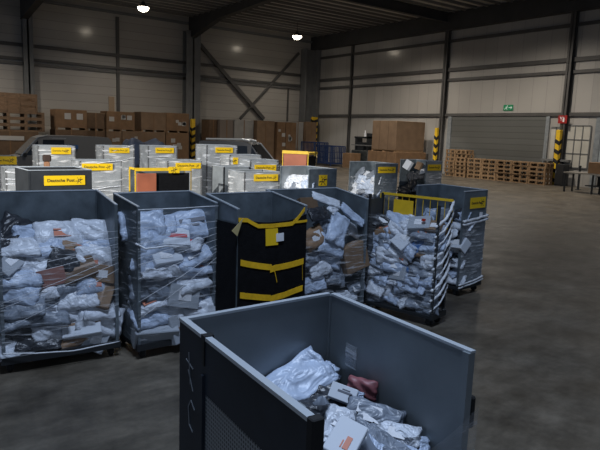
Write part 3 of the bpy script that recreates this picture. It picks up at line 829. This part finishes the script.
# ----- middle and back rows
A = container('container of white mailers with a yellow label panel, before the huge cartons', (13.55, 14.43), 0, 1.0, 1.28, 1.86, None, dict(B='panel', R='panel', F='panel'))
label_sign(A, .78, .20, face_M(1.0, 1.28, 'F', .0, 1.66, .004))
film_wrap(A, 1.0, 1.28, .2, 1.4, FILM, 'LF', .04, 7)
pile(A, 1.0, 1.28, 'L', -.60, .60, .2, 1.58, 7, 4, 'machine-side container', 'parcels in the container near the machine', 71, .40, .25, mix=MIX[:3])
B_ = container('container holding black bags with a label panel, before the stacked pallets', (17.6, 16.03), .04, .96, 1.33, 1.86, None, dict(B='panel', R='panel', F='panel'), opt=dict(mat_F=GALVL))
label_sign(B_, .80, .24, face_M(.96, 1.33, 'F', .0, 1.62, .004))
film_wrap(B_, .96, 1.33, .2, 1.4, FILMW, 'F', .02, 8)
gB = 'parcels in the container before the pallets'
for a in [(408, 165, .1, 'box', 'white', .36, .9, 70, 20, 'pale carton upright at the left in the container before the pallets', None),
          (412, 180, .1, 'bag', 'black', .75, .5, -50, 25, 'black bag slumped over the left side of the container before the pallets', None),
          (419, 166, .3, 'box', 'brown', .30, .9, 80, 20, 'brown carton upright behind the pale carton', None),
          (421, 175, .2, 'bag', 'black', .6, .7, 10, 35, 'black bag beside the label panel of the container before the pallets', None),
          (424, 171, .12, 'bag', 'grey', .4, .6, 15, 35, 'grey mailer on the black bag', 'label'),
          (405, 190, .1, 'bag', 'black', .7, .7, 20, 20, 'lower black bag in the container before the pallets', None),
          (418, 188, .1, 'bag', 'grey', .6, .6, 0, 20, 'dark grey bag low beside the label panel', None)]:
    put(B_, .96, 1.33, 'L', *a[:9], a[9], gB, a[10])
Mid = container('grey container with a dark horn emblem on its front panel', (9.37, 12.475), .055, .94, 1.22, 1.84, None, dict(B='panel', R='panel', F='panel'), opt=dict(mat_B=GALVL))
label_sign(Mid, .28, .28, face_M(.94, 1.22, 'F', .0, 1.55, .004), txt=False)
pile(Mid, .94, 1.22, 'L', -.58, .58, .9, 1.62, 4, 4, 'horn container', 'parcels in the container with the horn panel', 81, .36, .2, mix=MIX[:3])
DK = container('dark grey container with a wide yellow label behind the leftmost row', (2.985, 12.5), .05, 1.2, .98, 1.84, None, dict(B='panel', R='panel', F='panel', L='panel'), pm=mat('dark_grey_panel', (.038, .042, .046), .45, .2, .2, 4))
label_sign(DK, .78, .19, face_M(1.2, .98, 'F', .07, 1.64, .004))

def back_box(label, x0, x1, y, h, D=.85, lab=None, pm=None, fm=None, messy=0, seed=0, wrap='FLR', z0=.18):
    W = x1-x0
    t = container(label, ((x0+x1)/2, y+D/2), 0, W, D, h, None, dict(B='panel', L='panel', R='panel', F='panel'), pm=pm or GALVL, cast=False, opt=dict(post=DARK))
    if fm: film_wrap(t, W, D, z0, h-.02, fm, wrap, .02, seed)
    if lab:
        o = label_sign(t, lab[0], lab[1], face_M(W, D, 'F', lab[2], h-lab[3]+.05, .05))
    if messy:
        rnd = random.Random(seed)
        for k in range(messy):
            z = .5+rnd.random()*(h-.55); x = rnd.uniform(-.2, .2)
            rope(t, [(-W/2-.02, -D/2-.0, z), (x, -D/2-.05, z+rnd.uniform(-.2, .2)), (W/2+.02, -D/2-.0, z+rnd.uniform(-.25, .25))], .010+.010*rnd.random(), seed=seed*10+k)
    for ch in list(t.children):
        pass
    # four low skids carry it
    MB().box(-W/2, -D/2, 0, -W/2+.1, D/2, .118).box(W/2-.1, -D/2, 0, W/2, D/2, .118).build('skid', DARK, t)
    return t
back_box('bright film-wrapped container with yellow label at the left edge', 2.84, 3.99, 21.45, 1.62, lab=(.9, .27, .1, .17), fm=FILMW, messy=6, seed=1)
M1B = back_box('low film-wrapped container with a brown parcel standing on it', 3.05, 4.72, 18.0, 1.47, D=.8, fm=FILMW, seed=2, messy=3)
back_box('tall film-wrapped container with yellow label in front of the parked grey van', 4.41, 5.56, 20.33, 2.03, lab=(.62, .22, .12, .20), fm=FILMW, seed=3, messy=2)
back_box('white film-wrapped container whose label sits left, beside the yellow frame', 4.4, 5.5, 15.67, 1.81, lab=(.8, .18, -.12, .20), fm=FILMW, seed=4, messy=4)
back_box('film-wrapped container with yellow label, left of the dark navy tarpaulin', 6.57, 7.67, 20.58, 2.06, lab=(.72, .18, 0, .20), fm=FILMW, seed=5, messy=2)
back_box('striped film-wrapped container with yellow label against the navy tarpaulin', 8.0, 9.1, 20.1, 2.1, lab=(.70, .19, .05, .20), fm=FILMC, seed=6, messy=1)
back_box('film-wrapped container with wide yellow label right of the yellow frame', 7.08, 8.18, 16.28, 1.79, lab=(.82, .17, .08, .19), fm=FILMW, seed=7)
back_box('tallest film-wrapped container with label, before the dark car', 8.76, 9.86, 17.09, 2.25, D=.8, lab=(.64, .17, .05, .20), fm=FILMC, seed=8, messy=2)
back_box('plain light grey container without label between two labelled ones', 7.8, 8.63, 14.2, 1.745, D=.7)
back_box('container topped with crumpled white film and a small yellow tag', 8.63, 9.71, 15.35, 2.02, D=.6, fm=FILMW, messy=7, seed=9, lab=(.18, .2, -.38, .22))
back_box('container with yellow label and yellow right edge behind the front film-wrapped one', 8.75, 9.70, 14.38, 1.92, D=.7, lab=(.74, .17, .0, .26), fm=FILMC, seed=10)
back_box('film-wrapped container with bright yellow label before the horn container', 7.89, 8.99, 13.24, 1.675, lab=(.76, .18, .08, .20), fm=FILMW, seed=11, wrap='FL')

# parcels lying about on the back row
def single(kind, colour, loc, rz, size, label, extra=None, tilt=0):
    M3 = (Matrix.Rotation(rz, 3, 'Z') @ Matrix.Rotation(tilt, 3, 'X'))
    return parcel(kind, colour, Vector(loc), M3, size, label, 'loose parcels on the back rows', extra)
p = at_y(46.5, 159, 18.3)
t = thing('brown_parcel', 'small dark brown parcel with an orange-brown lower half on the low container', 'parcel', (p.x, 18.3, 1.47))
MB().box(-.1, -.08, .17, .12, .08, .37, .03).build('wrapped_top', mat('dark_brown_wrap', (.05, .03, .022), .8), t)
MB().box(-.07, -.07, .006, .08, .07, .17, .02).build('carton_base', mat('orange_carton', (.34, .17, .09), .8), t)

# yellow framed boxes with orange-red panel
def yellow_box(label, x0, x1, y, h, D, split, emblem=True):
    W = x1-x0
    t = thing('yellow_frame_container', label, 'roll container', ((x0+x1)/2, y+D/2, 0), 0, 'yellow-framed containers')
    MB().box(-W/2, -D/2, .05, W/2, D/2, .16).build('platform', DARK, t)
    for sx in (-1, 1):
        for sy in (-1, 1):
            MB().box(sx*(W/2-.012)-.012, sy*(D/2-.012)-.012, 0, sx*(W/2-.012)+.012, sy*(D/2-.012)+.012, h).build('corner_post', YELLOW if sx < 0 else mat('brass_tube', (.30, .22, .08), .5), t)
    MB().box(-W/2, -D/2-.02, h-.075, W/2*.98, -D/2+.01, h).build('front_beam', YELLOW, t)
    MB().box(-W/2, -D/2, h-.05, -W/2+.03, D/2, h).box(W/2-.03, -D/2, h-.05, W/2, D/2, h).build('top_frame', YELLOW, t)
    if split: MB().box(-W/2+.04, -D/2, .16, -W/2+.04+split*W, -D/2+.02, h-.13, .01).build('orange_panel', ORANGEP, t)
    MB().box(-W/2+.04+split*W, -D/2+.05, .16, W/2-.04, -D/2+.07, h-.13).build('opening_shade', BLACKNET, t)  # black sheet stands in for the shaded inside of the opening
    MB().box(-W/2+.03, D/2-.03, .16, W/2-.03, D/2-.01, h-.05).build('back_panel', GALV, t)
    if emblem:
        o = MB().box(-.14, -.01, -.075, .14, 0, .075).build('emblem_plate', SIGNY, t); o.location = (W*.17, -D/2-.021, h-.05)
        g = link('horn_emblem', HORN, o); g.rotation_euler = (PI/2, 0, 0); g.location = (0, -.013, 0); g.scale = (.8, .8, .8)
    return t
t = yellow_box('yellow-framed container with orange-red panel and dark opening, behind the left row', 4.98, 6.42, 13.32, 1.79, .40, .34)
t = yellow_box('yellow-framed container with orange-red panel far behind the horn container', 11.2, 12.2, 15.6, 2.12, .9, .0)
MB().box(-.52, -.40, .3, -.50, .40, 2.05, .008).build('orange_panel', ORANGEP, t)
MB().box(-.53, -.45, 2.06, -.49, .45, 2.16).build('side_beam', YELLOW, t)
t.rotation_euler = (0, 0, .62)

# navy tarpaulin-covered load
def tarp(u, v):
    x = 8.6+2.0*u; y = 24.0+1.2*v
    e = min(1, 4*u*(1-u)*2.2)*min(1, 4*v*(1-v)*2.2)
    return Vector((x, y, .02+2.1*e**.35*(1+.05*math.sin(9*u)+.04*math.sin(7*v+3*u))))
tag(MB().grid(tarp, 18, 12).build('tarpaulin_heap', NAVYTARP, None, True), 'dark navy tarpaulin over a load between the labelled containers', 'tarpaulin')

# ----- parked vans
def van(label, loc, rz, L, Wd, Hh, paint, silver=False):
    t = thing('van', label, 'van', loc, rz, 'parked vans')
    # side profile, nose at -X
    prof = [(-L/2, .35), (-L/2-.02, .75), (-L/2+.15, 1.02), (-L/2+.95, 1.18), (-L/2+1.75, Hh-.14), (-L/2+2.1, Hh-.02), (L*.2, Hh), (L/2-.2, Hh-.04), (L/2-.05, Hh-.25), (L/2, .9), (L/2, .35)]
    b = MB()
    def ring(y, k):
        return [b.b.verts.new((x*(1 if z < 1.1 else 1), y*(1 if z < 1.15 else 1-.16*(z-1.15)/(Hh-1.15)), z)) for x, z in prof]
    a, c = ring(-Wd/2, 1), ring(Wd/2, 1)
    n = len(prof)
    for i in range(n): b.b.faces.new((a[i], a[(i+1) % n], c[(i+1) % n], c[i]))
    b.b.faces.new(a[::-1]); b.b.faces.new(c)
    body = b.build('body', paint, t)
    def side_y(z, s): return s*(Wd/2*(1 if z < 1.15 else 1-.16*(z-1.15)/(Hh-1.15))+.008)
    def win(pts, nm):
        for s in (-1, 1):
            w = MB(); w.poly([(x, side_y(z, s), z) for x, z in pts], (0, -s*.004, 0)); w.build(nm, GLASS, t)
    win([(-L/2+1.12, 1.22), (-L/2+1.72, 1.22), (-L/2+1.72, Hh-.24)], 'quarter_window')
    win([(-L/2+1.85, 1.22), (-L/2+2.95, 1.22), (-L/2+2.95, Hh-.22), (-L/2+1.95, Hh-.22)], 'side_window')
    w = MB(); w.poly([(-L/2+.98, -Wd/2+.12, 1.235), (-L/2+.98, Wd/2-.12, 1.235), (-L/2+1.72, Wd/2-.24, Hh-.155), (-L/2+1.72, -Wd/2+.24, Hh-.155)], (-.012, 0, .012)); w.build('windscreen', GLASS, t)
    MB().tube([(-L/2+.9, -Wd/2+.03, 1.17), (-L/2+1.72, -Wd/2+.12, Hh-.12), (-L/2+2.2, -Wd/2+.15, Hh)], .035).build('roof_pillar', VANS, t)
    for x in (-L/2+.85, L/2-.9):
        for s in (-1, 1):
            wo = MB().cyl((x, s*(Wd/2-.11), .33), .33, .22, 'y', 20).build('wheel', RUBBER, t); MB().cyl((x, s*(Wd/2-.005), .33), .19, .03, 'y', 14).build('hubcap', VANS, wo)
    for s in (-1, 1): MB().box(-L/2+1.0, s*(Wd/2+.02)-.08*(s < 0), 1.15, -L/2+1.15, s*(Wd/2+.02)+.08*(s > 0), 1.33, .02).build('wing_mirror', DARK, t)
    if silver:
        for s in (-1, 1): MB().tube([(-L/2+1.9, s*.55, Hh+.01), (0, s*.6, Hh+.09), (L/2-.4, s*.55, Hh+.05)], .05).build('roof_rail', VANS, t)
    else:
        MB().box(.25, -Wd/2-.012, 1.55, .9, -Wd/2, 1.75).build('blue_stripe', BLUEP, t)
        MB().box(-.55, -Wd/2+.135, Hh-.18, .35, -Wd/2+.15, Hh-.13).build('white_sticker', WHITE, t)
    return t
van('dark grey van parked before the wooden crates at left', (7.75, 32.0, 0), 0, 5.4, 1.9, 2.2, VAN)
van('dark car with silver roof rails parked behind the tallest container', (15.5, 26.0, 0), PI-.85, 4.6, 1.9, 2.25, mat('black_car_paint', (.03, .032, .036), .25), True)

# ----- storage along the left wall
def crate_box(label, x0, x1, y0, y1, z0, z1, m, papers=0, seed=0, lid=False, tape=True, name='cardboard_box', group='big boxes along the left wall', yellow=False):
    t = thing(name, label, 'box', ((x0+x1)/2, (y0+y1)/2, z0), 0, group)
    W, D, h = x1-x0, y1-y0, z1-z0
    MB().box(-W/2, -D/2, .14, W/2, D/2, h, .02).build('box_body', m, t)
    b = MB()
    for k in (-1, 0, 1): b.box(k*(W/2-.08)-.06, -D/2, 0, k*(W/2-.08)+.06, D/2, .14)
    b.build('pallet_base', WOOD, t)
    if lid: MB().box(-W/2-.03, -D/2-.03, h-.12, W/2+.03, D/2+.03, h+.01).build('lid', m, t)
    if tape: MB().box(-.04, -D/2-.012, .15, .04, -D/2, h).build('tape', TAPE, t)
    rnd = random.Random(seed)
    for k in range(papers):
        x = rnd.uniform(-W*.35, W*.35); z = h*rnd.uniform(.45, .8); s = rnd.uniform(.12, .2)
        MB().box(x-s, -D/2-.02, z-s*.9, x+s, -D/2-.012, z+s*.9).build('paper_label', mat('dull_paper', (.45, .44, .42), .7), t)
    if yellow: MB().box(W*.08, -D/2-.02, h*.25, W*.08+.62, -D/2-.012, h*.25+.75).build('yellow_label', mat('dull_yellow', (.55, .40, .03), .6), t)
    return t
yB0, yB1 = 46, 47.6
zt_, zm = 2.4, 2.4
crate_box('brown box with two white papers, top of the stack by the crates', 11.25, 13.5, yB0, yB1, 2.4, 3.88, CARD, 0, 1, tape=False)
t = bpy.data.objects['cardboard_box']
for x in (-.25, .62): MB().box(x-.25, -.82, .78, x+.2, -.812, 1.22).build('paper_label', mat('dull_paper', (.45, .44, .42), .7), t)
crate_box('dark box under the box with two papers', 11.2, 13.5, yB0, yB1, 0, 2.4, CARDD, 2, 2)
crate_box('narrow dark box right of the box with two papers', 13.55, 14.95, yB0+.3, yB1, 2.4, 3.75, CARDD, 0, 3)
crate_box('low dark box under the narrow one', 13.55, 14.95, yB0+.3, yB1, 0, 2.4, CARDD, 0, 4)
crate_box('box with several papers and a board leaning behind it', 15.0, 17.2, yB0, yB1, 2.4, 3.93, CARD, 4, 5)
crate_box('box with white papers under the one with several papers', 15.0, 16.15, yB0, yB1, 0, 2.4, CARD2, 3, 6)
crate_box('lighter brown box, upper one left of the column', 17.75, 19.82, yB0, yB1, 2.45, 4.0, CARD2, 0, 7, lid=True)
crate_box('wide brown box with a yellow label, lower tier', 16.2, 19.78, yB0, yB1, 0, 2.45, CARD2, 1, 8, yellow=True)
crate_box('upper box with film and papers touching the column', 19.86, 21.9, yB0, yB1, 2.45, 4.05, CARD, 4, 9)
crate_box('lower box with film and papers touching the column', 19.86, 21.9, yB0, yB1, 0, 2.45, CARD, 4, 10)
crate_box('dark box standing just right of the column', 24.3, 25.1, yB0+1, yB1+.9, 0, 3.7, CARDD, 0, 11)
crate_box('greyish brown tall box right of the column', 25.14, 26.5, yB0+.6, yB1+.8, 0, 3.72, mat('greyish_card', (.19, .155, .13), .8), 0, 12)
crate_box('light grey tall box beside the greyish brown one', 26.54, 28.55, yB0+.5, yB1+.8, 0, 3.78, GREYCARD, 0, 13)
crate_box('tall brown box in front of the X bracing', 28.6, 30.5, yB0, yB1+.5, 0, 3.8, CARD2, 0, 14)
crate_box('slim brown box with pale papers under the bracing', 30.1-1.35+1.8, 31.45, yB0-.4, yB1, 0, 3.75, CARD, 3, 15)
crate_box('second slim brown box with pale papers', 31.5, 32.7, yB0-.4, yB1, 0, 3.75, CARD, 4, 16)
crate_box('light grey box near the corner column', 32.8, 34.1, yB0+.4, yB1+.4, 0, 3.85, GREYCARD, 0, 17)
crate_box('brown box touching the corner guard', 34.15, 35.4, yB0, yB1, 0, 3.9, CARD2, 0, 18)
tag(MB().box(15.6, yB1-.3, 3.93, 16.05, yB1-.22, 5.1, .01).build('board', mat('bare_board', (.27, .20, .13), .8)), 'narrow bare board standing upright on a box', 'board')
# wooden crates and pallets at the left edge
t = thing('wooden_crate', 'slatted wooden crate on top of the stack at the left edge', 'crate', (8.2, 46.4, 3.56), 0)
b = MB(); W, D, h = 3.5, 1.5, 1.25
for z in (.0, .42, .95): b.box(-W/2, -D/2, z, W/2, -D/2+.05, z+.30)
b.build('front_slats', OLDWOOD, t)
for x in (-W/2, -.35, .5, W/2-.12): MB().box(x, -D/2-.03, 0, x+.12, -D/2, h).build('upright', OLDWOOD, t)
MB().box(-W/2, -D/2+.05, 0, W/2, D/2, .1).box(-W/2, D/2-.05, 0, W/2, D/2, h).box(W/2-.05, -D/2, 0, W/2, D/2, h).build('crate_shell', OLDWOOD, t)
def pallet_mesh(w, d, h=.144, m=WOOD, bd=.25, nb=3, bw=.12):
    """Deck boards on top, three runners of blocks, bottom boards."""
    b = MB(); t = h*bd
    for k in range(5): y0 = -d/2+k*(d-.16)/4; b.box(-w/2, y0, h-t, w/2, y0+.16, h)
    for k in range(nb):
        x = -w/2+k*(w-bw)/(nb-1)
        for j in range(3): y0 = -d/2+j*(d-.12)/2; b.box(x, y0, t*.6, x+bw, y0+.12, h-t)
    for j in range(3): y0 = -d/2+j*(d-.12)/2; b.box(-w/2, y0, 0, w/2, y0+.12, t*.6)
    return b.mesh('pallet', m)
BIGP = pallet_mesh(3.6, 1.5, .36, OLDWOOD, .3, 4, .2)
for k in range(3):
    o = link('pallet', BIGP); o.location = (8.6, 46.4, 2.2+k*.45333); o.scale = (1, 1, .45333/.36)
    tag(o, ['lowest', 'middle', 'topmost'][k]+' wide pallet between the wooden crate and the dark carton at left', 'pallet', 'wide pallets at the left edge')
crate_box('dark carton with a pale band below the pallets at the left edge', 6.2, 9.97, 45.6, 47.2, 0, 2.2, CARDD, 0, 20)
MB().box(-1.5, -.83, 1.55, .9, -.812, 1.85).build('paper_band', mat('dull_paper', (.45, .44, .42), .7), bpy.data.objects['cardboard_box.018'] if 'cardboard_box.018' in bpy.data.objects else None)

# ----- right side: pallets
def rotz(): return PI/2
PAL = pallet_mesh(1.22, .9, .285, WOOD, .27)
stacks = [(27.1, 5), (25.85, 5), (24.6, 5), (23.35, 5), (22.1, 5)]
PN = ['first', 'second', 'third', 'fourth', 'fifth']
for i, (yy, n) in enumerate(stacks):
    for k in range(n):
        o = link('pallet', PAL); o.location = (35.8+random.uniform(-.03, .03), yy+random.uniform(-.03, .03), k*.2855); o.rotation_euler = (0, 0, PI/2)
        tag(o, 'wooden pallet, %s from the floor in the %s low stack from the left' % (ORD[k], PN[i]), 'pallet', 'pallets stacked before the roller door')
PALS = pallet_mesh(.9, .9, .285, WOOD, .27)
for i, yy in enumerate((29.35, 28.35)):
    for k in range(7):
        o = link('pallet', PALS); o.location = (35.8+random.uniform(-.05, .05), yy+random.uniform(-.04, .04), k*.2855); o.rotation_euler = (0, 0, PI/2)
        tag(o, 'narrow pallet, %s from the floor in the %s tall stack' % (ORD[k], ['left', 'right'][i]), 'pallet', 'narrow pallets in the tall stacks')
# big cartons
def right_box(label, y0, y1, x0, x1, z0, z1, m, lid=False):
    t = thing('cardboard_box', label, 'box', ((x0+x1)/2, (y0+y1)/2, z0), 0, 'big cartons by the right wall')
    D, W, h = y1-y0, x1-x0, z1-z0
    MB().box(-W/2, -D/2, .15, W/2, D/2, h, .02).build('box_body', m, t)
    b = MB()
    for k in (-1, 0, 1): b.box(-W/2, k*(D/2-.1)-.08, 0, W/2, k*(D/2-.1)+.08, .15)
    b.box(-W/2, -D/2, .11, W/2, D/2, .15)
    b.build('pallet_base', WOOD, t)
    for yy in (-D*.18, D*.18): MB().box(-W/2-.012, yy-.02, .16, -W/2, yy+.02, h).build('strapping', CARDD, t)
    return t
right_box('huge brown carton on top of the lower one by the right wall', 32.8, 35.5, 33.0, 36.2, 1.6, 4.0, CARD2)
right_box('low brown carton under the huge one', 32.6, 35.8, 32.9, 36.3, 0, 1.6, CARD)
# machine between the posts
t = thing('lift_machine', 'dark machine with a mast standing left of the huge carton', 'machine', (35.6, 39.3, 0))
MB().box(-.5, -1.1, .25, .5, 1.1, 1.5, .06).build('chassis', mat('machine_dark', (.04, .045, .045), .5, .2, .5, 4), t)
MB().box(-.35, -.9, 1.5, .35, -.7, 3.0).box(-.35, .6, 1.5, .35, .8, 2.7).box(-.35, -.9, 2.55, .35, .9, 2.7).box(-.4, -.4, 1.5, .4, .4, 2.2).build('mast', DARK, t)
MB().box(-.45, -1.2, 1.9, .45, 1.2, 1.98).build('pipe_shelf', STEEL, t)
for yy in (-.75, .75):
    for xx in (-.36, .36): MB().cyl((xx, yy, .25), .25, .18, 'x', 16).build('wheel', RUBBER, t)
MB().cyl((0, -.1, 2.85), .09, .3, 'z', 10).cyl((0, -.1, 3.1), .05, .3, 'z', 10).build('beacon', WHITE, t)
# blue lattice cages in the corner
def cage(label, x, y, w, d, h):
    t = thing('blue_cage', label, 'cage', (x, y, 0), 0, 'blue lattice cages')
    b = MB()
    for sx in (-1, 1):
        for sy in (-1, 1): b.bar((sx*w/2, sy*d/2, 0), (sx*w/2, sy*d/2, h), .08)
    for z in (.2, h):
        for s in (-1, 1): b.bar((-w/2, s*d/2, z), (w/2, s*d/2, z), .08); b.bar((s*w/2, -d/2, z), (s*w/2, d/2, z), .08)
    b.build('frame', BLUEST, t)
    b = MB()
    for k in range(1, 10):
        y = -d/2+d*k/10; b.bar((-w/2, y, .2), (-w/2, y, h), .04); b.bar((w/2, y, .2), (w/2, y, h), .04)
    for k in range(1, 8):
        x = -w/2+w*k/8; b.bar((x, -d/2, .2), (x, -d/2, h), .04)
    for z in (.7, 1.2): b.bar((-w/2, -d/2, z), (-w/2, d/2, z), .04); b.bar((-w/2, -d/2, z), (w/2, -d/2, z), .04)
    b.build('lattice', BLUEST, t)
    MB().box(-w/2+.05, -d/2+.05, .15, w/2-.05, d/2-.05, .2).build('cage_floor', BLUEST, t)
    return t
cage('blue lattice cage next to the corner guard', 34.0, 44.4, 1.6, 2.0, 2.0)
cage('blue lattice cage further right in the corner', 34.0, 41.9, 1.6, 2.0, 1.75)
t = crate_box('small brown carton on the floor right of the blue cages', 33.2, 34.4, 38.3, 39.3, 0, 1.25, CARD, 0, 30, group='big cartons by the right wall')
# work table with a carton, dark bins
t = thing('work_table', 'steel work table by the right edge under the pale doors', 'table', (32.6, 16.9, 0))
MB().box(-.5, -1.9, 1.06, .5, 1.5, 1.14).build('table_top', mat('table_top', (.26, .24, .21), .5), t)
for yy in (-1.8, -.2, 1.4):
    for xx in (-.42, .42): MB().box(xx-.04, yy-.04, 0, xx+.04, yy+.04, 1.06).build('leg', DARK, t)
MB().box(-.45, -1.8, .42, .45, .2, .48).build('lower_shelf', DARK, t)
b = thing('cardboard_box', 'wide brown carton on the steel work table', 'box', (32.6, 16.1, 1.14), 0)
MB().box(-.4, -.85, 0, .4, .95, .62, .02).build('box_body', CARD, b); MB().box(-.41, -.04, .01, -.4, .04, .62).build('tape', TAPE, b)
b = thing('black_bin', 'black bin on the shelf under the steel work table', 'bin', (32.6, 15.9, .48), 0)
MB().box(-.35, -.7, 0, .35, .6, .5, .04).build('bin_body', RUBBER, b); MB().box(-.37, -.72, .46, .37, .62, .54, .02).build('bin_rim', DARK, b)
b = thing('dark_cabinet', 'dark cabinet between the pallets and the striped guard', 'cabinet', (36.4, 20.95, 0), 0)
MB().box(-.35, -.3, .0, .3, .3, 1.4, .02).build('cabinet_body', DARK, b); MB().box(-.37, -.27, .1, -.35, .27, 1.35).build('cabinet_door', RUBBER, b); MB().box(-.39, .2, .8, -.37, .24, 1.0).build('handle', STEEL, b)
t = thing('steel_barrier', 'thin steel barrier post between column guard and work table', 'post', (34.5, 18.75, 0))
MB().box(-.05, -.05, 0, .05, .05, 1.45).build('post', DARK, t); MB().box(-.12, -.12, 0, .12, .12, .03).build('foot_plate', DARK, t)

# ----- parcels inside the near container
g0 = 'parcels in the nearest container'
def lay(px, py, z, kind, colour, s, asp, rz, nrm, label, extra=None, th=None, rnd=random.Random(9)):
    """nrm: which way the flat face looks; rz: turn within that plane."""
    P = at_z(px, py, z); nz = Vector(nrm).normalized()
    x0 = Vector((math.cos(rz), math.sin(rz), 0)); xx = (x0-nz*x0.dot(nz)).normalized()
    return parcel(kind, colour, P, Matrix((xx, nz.cross(xx), nz)).transposed(), (s, s*asp, th or s*asp*.4), label, g0, extra, rnd)
R = math.radians
for a in [
    (292, 386, 1.46, 'bag', 'bluish white', .44, .58, R(10), (-.3, -.5, 1), 'large crumpled pale mailer at the left in the nearest container', None),
    (322, 376, 1.47, 'bag', 'bluish white', .24, .42, R(25), (-.2, -.5, 1), 'rolled pale mailer pointing at the back corner of the nearest container', None),
    (343, 394, 1.48, 'box', 'white', .13, .6, R(115), (-.5, -.6, .7), 'white printed carton standing tilted by the dark bag', 'dark', .03),
    (330, 396, 1.43, 'bag', 'black', .28, .6, R(120), (-.2, -.3, 1), 'black bag between the white carton and the pale mailer', None),
    (362, 388, 1.48, 'bag', 'dusky red', .16, .62, R(115), (-1, -.45, .35), 'dusky red mailer leaning on the right inner wall', None, .06),
    (352, 396, 1.47, 'bag', 'bluish white', .11, .6, R(115), (-.7, -.5, .6), 'small pale mailer squeezed before the dusky red one', None),
    (373, 420, 1.42, 'bag', 'grey', .27, .66, R(120), (-.45, -.5, .8), 'big grey-blue bag in the middle of the nearest container', 'label'),
    (399, 434, 1.40, 'bag', 'white', .19, .55, R(125), (-.5, -.4, .8), 'pale mailer at the right end of the nearest container', 'label'),
    (338, 426, 1.46, 'bag', 'white', .20, .7, R(40), (-.3, -.5, 1), 'white paper mailer behind the black stanchion', 'label'),
    (345, 441, 1.46, 'box', 'white', .18, .7, R(30), (-.3, -.5, 1), 'white carton with orange print in the front corner', 'orange'),
    (312, 410, 1.40, 'bag', 'black', .32, .7, R(20), (0, -.1, 1), 'black bag under the large crumpled mailer', None),
    (360, 442, 1.40, 'bag', 'bluish white', .20, .6, R(100), (-.3, -.5, 1), 'pale mailer below the big grey-blue bag', None),
    (385, 447, 1.38, 'bag', 'grey', .22, .6, R(100), (-.3, -.4, 1), 'grey mailer at the front edge of the nearest container', None),
    (409, 447, 1.36, 'bag', 'bluish white', .18, .6, R(140), (-.4, -.4, 1), 'pale mailer lowest by the right wall of the nearest container', None),
]:
    lay(*a)
# full grey sacks carry them
for k, (x, y) in enumerate(((-.2, .2), (.2, .2), (-.2, -.22), (.2, -.22))):
    for lv, z in enumerate((.46, 1.05)):
        parcel('bag', 'grey', Vector((1.53+x, 1.91+y, z)), Matrix.Rotation(.15*k, 3, 'Z'), (.42, .44, .66), 'full grey sack, %s %s of the nearest container, under the mailers' % (['back left', 'back right', 'front left', 'front right'][k], ['lower layer', 'upper layer'][lv]), g0)
# its right side is bent inwards a little towards the front
hinge = Matrix.Translation((W0/2, D0_/2, 0)) @ Matrix.Rotation(R(-4.6), 4, 'Z') @ Matrix.Translation((-W0/2, -D0_/2, 0))
for ch in C0.children:
    c = ch.bound_box[0]
    if (ch.name.startswith('side_panel') and c[0] > 0) or ch.name.startswith('rubber_bumper') or ch.name.startswith('film_patch') or (ch.name.startswith('corner_post') and c[0] > 0 and c[1] < 0):
        ch.matrix_local = hinge
hinge_l = Matrix.Translation((-W0/2, D0_/2, 0)) @ Matrix.Rotation(R(-5.4), 4, 'Z') @ Matrix.Translation((W0/2, -D0_/2, 0))
for ch in C0.children:
    if ch.type == 'MESH' and max(c[0] for c in ch.bound_box) < -W0/2+.05 and not ch.name.startswith('caster'): ch.matrix_local = hinge_l
# slack film across its open front
b = MB()
def slack(s, v):
    top = 1.50+.14*s*s-.05*math.sin(PI*s)
    return Vector(((s-.5)*W0-.08, -D0_/2-.015-.02*math.sin(5*s+3*v), .2+(top-.2)*v))
b.grid(slack, 12, 10); b.build('stretch_film', FILMC, C0, True)

# ------------------------------------------------------------------ light
w = bpy.data.worlds.new('World'); S.world = w; w.use_nodes = True
bg = w.node_tree.nodes['Background']; bg.inputs[0].default_value = (.44, .56, .78, 1); bg.inputs[1].default_value = .25
# daylight through the open gate at the far left, onto the back rows
spot('gate_daylight', (-9, 5, 7.5), (7.0, 16.5, 1.2), 21000, (1, .97, .92), 30, .15, .12)
spot('hall_lamp', (7, 12, 11), (8, 17.5, 0), 1500, (1, .92, .8), 70, .5, .3)
# unseen cool area light, added overhead to brighten rims and tops of the near rows
l = bpy.data.lights.new('added_top_light', 'AREA'); l.shape = 'RECTANGLE'; l.size = 4; l.size_y = 1.2; l.energy = 980; l.color = (.62, .76, 1)
o = bpy.data.objects.new('added_top_light', l); COL.objects.link(o); o.location = (1.5, 2.0, 11.8)

S.view_settings.view_transform = 'Standard'; S.view_settings.look = 'None'
S.view_settings.exposure = 0; S.view_settings.gamma = 1; S.view_settings.use_curve_mapping = False
S.cycles.max_bounces = 6; S.cycles.transparent_max_bounces = 16; S.cycles.use_denoising = True
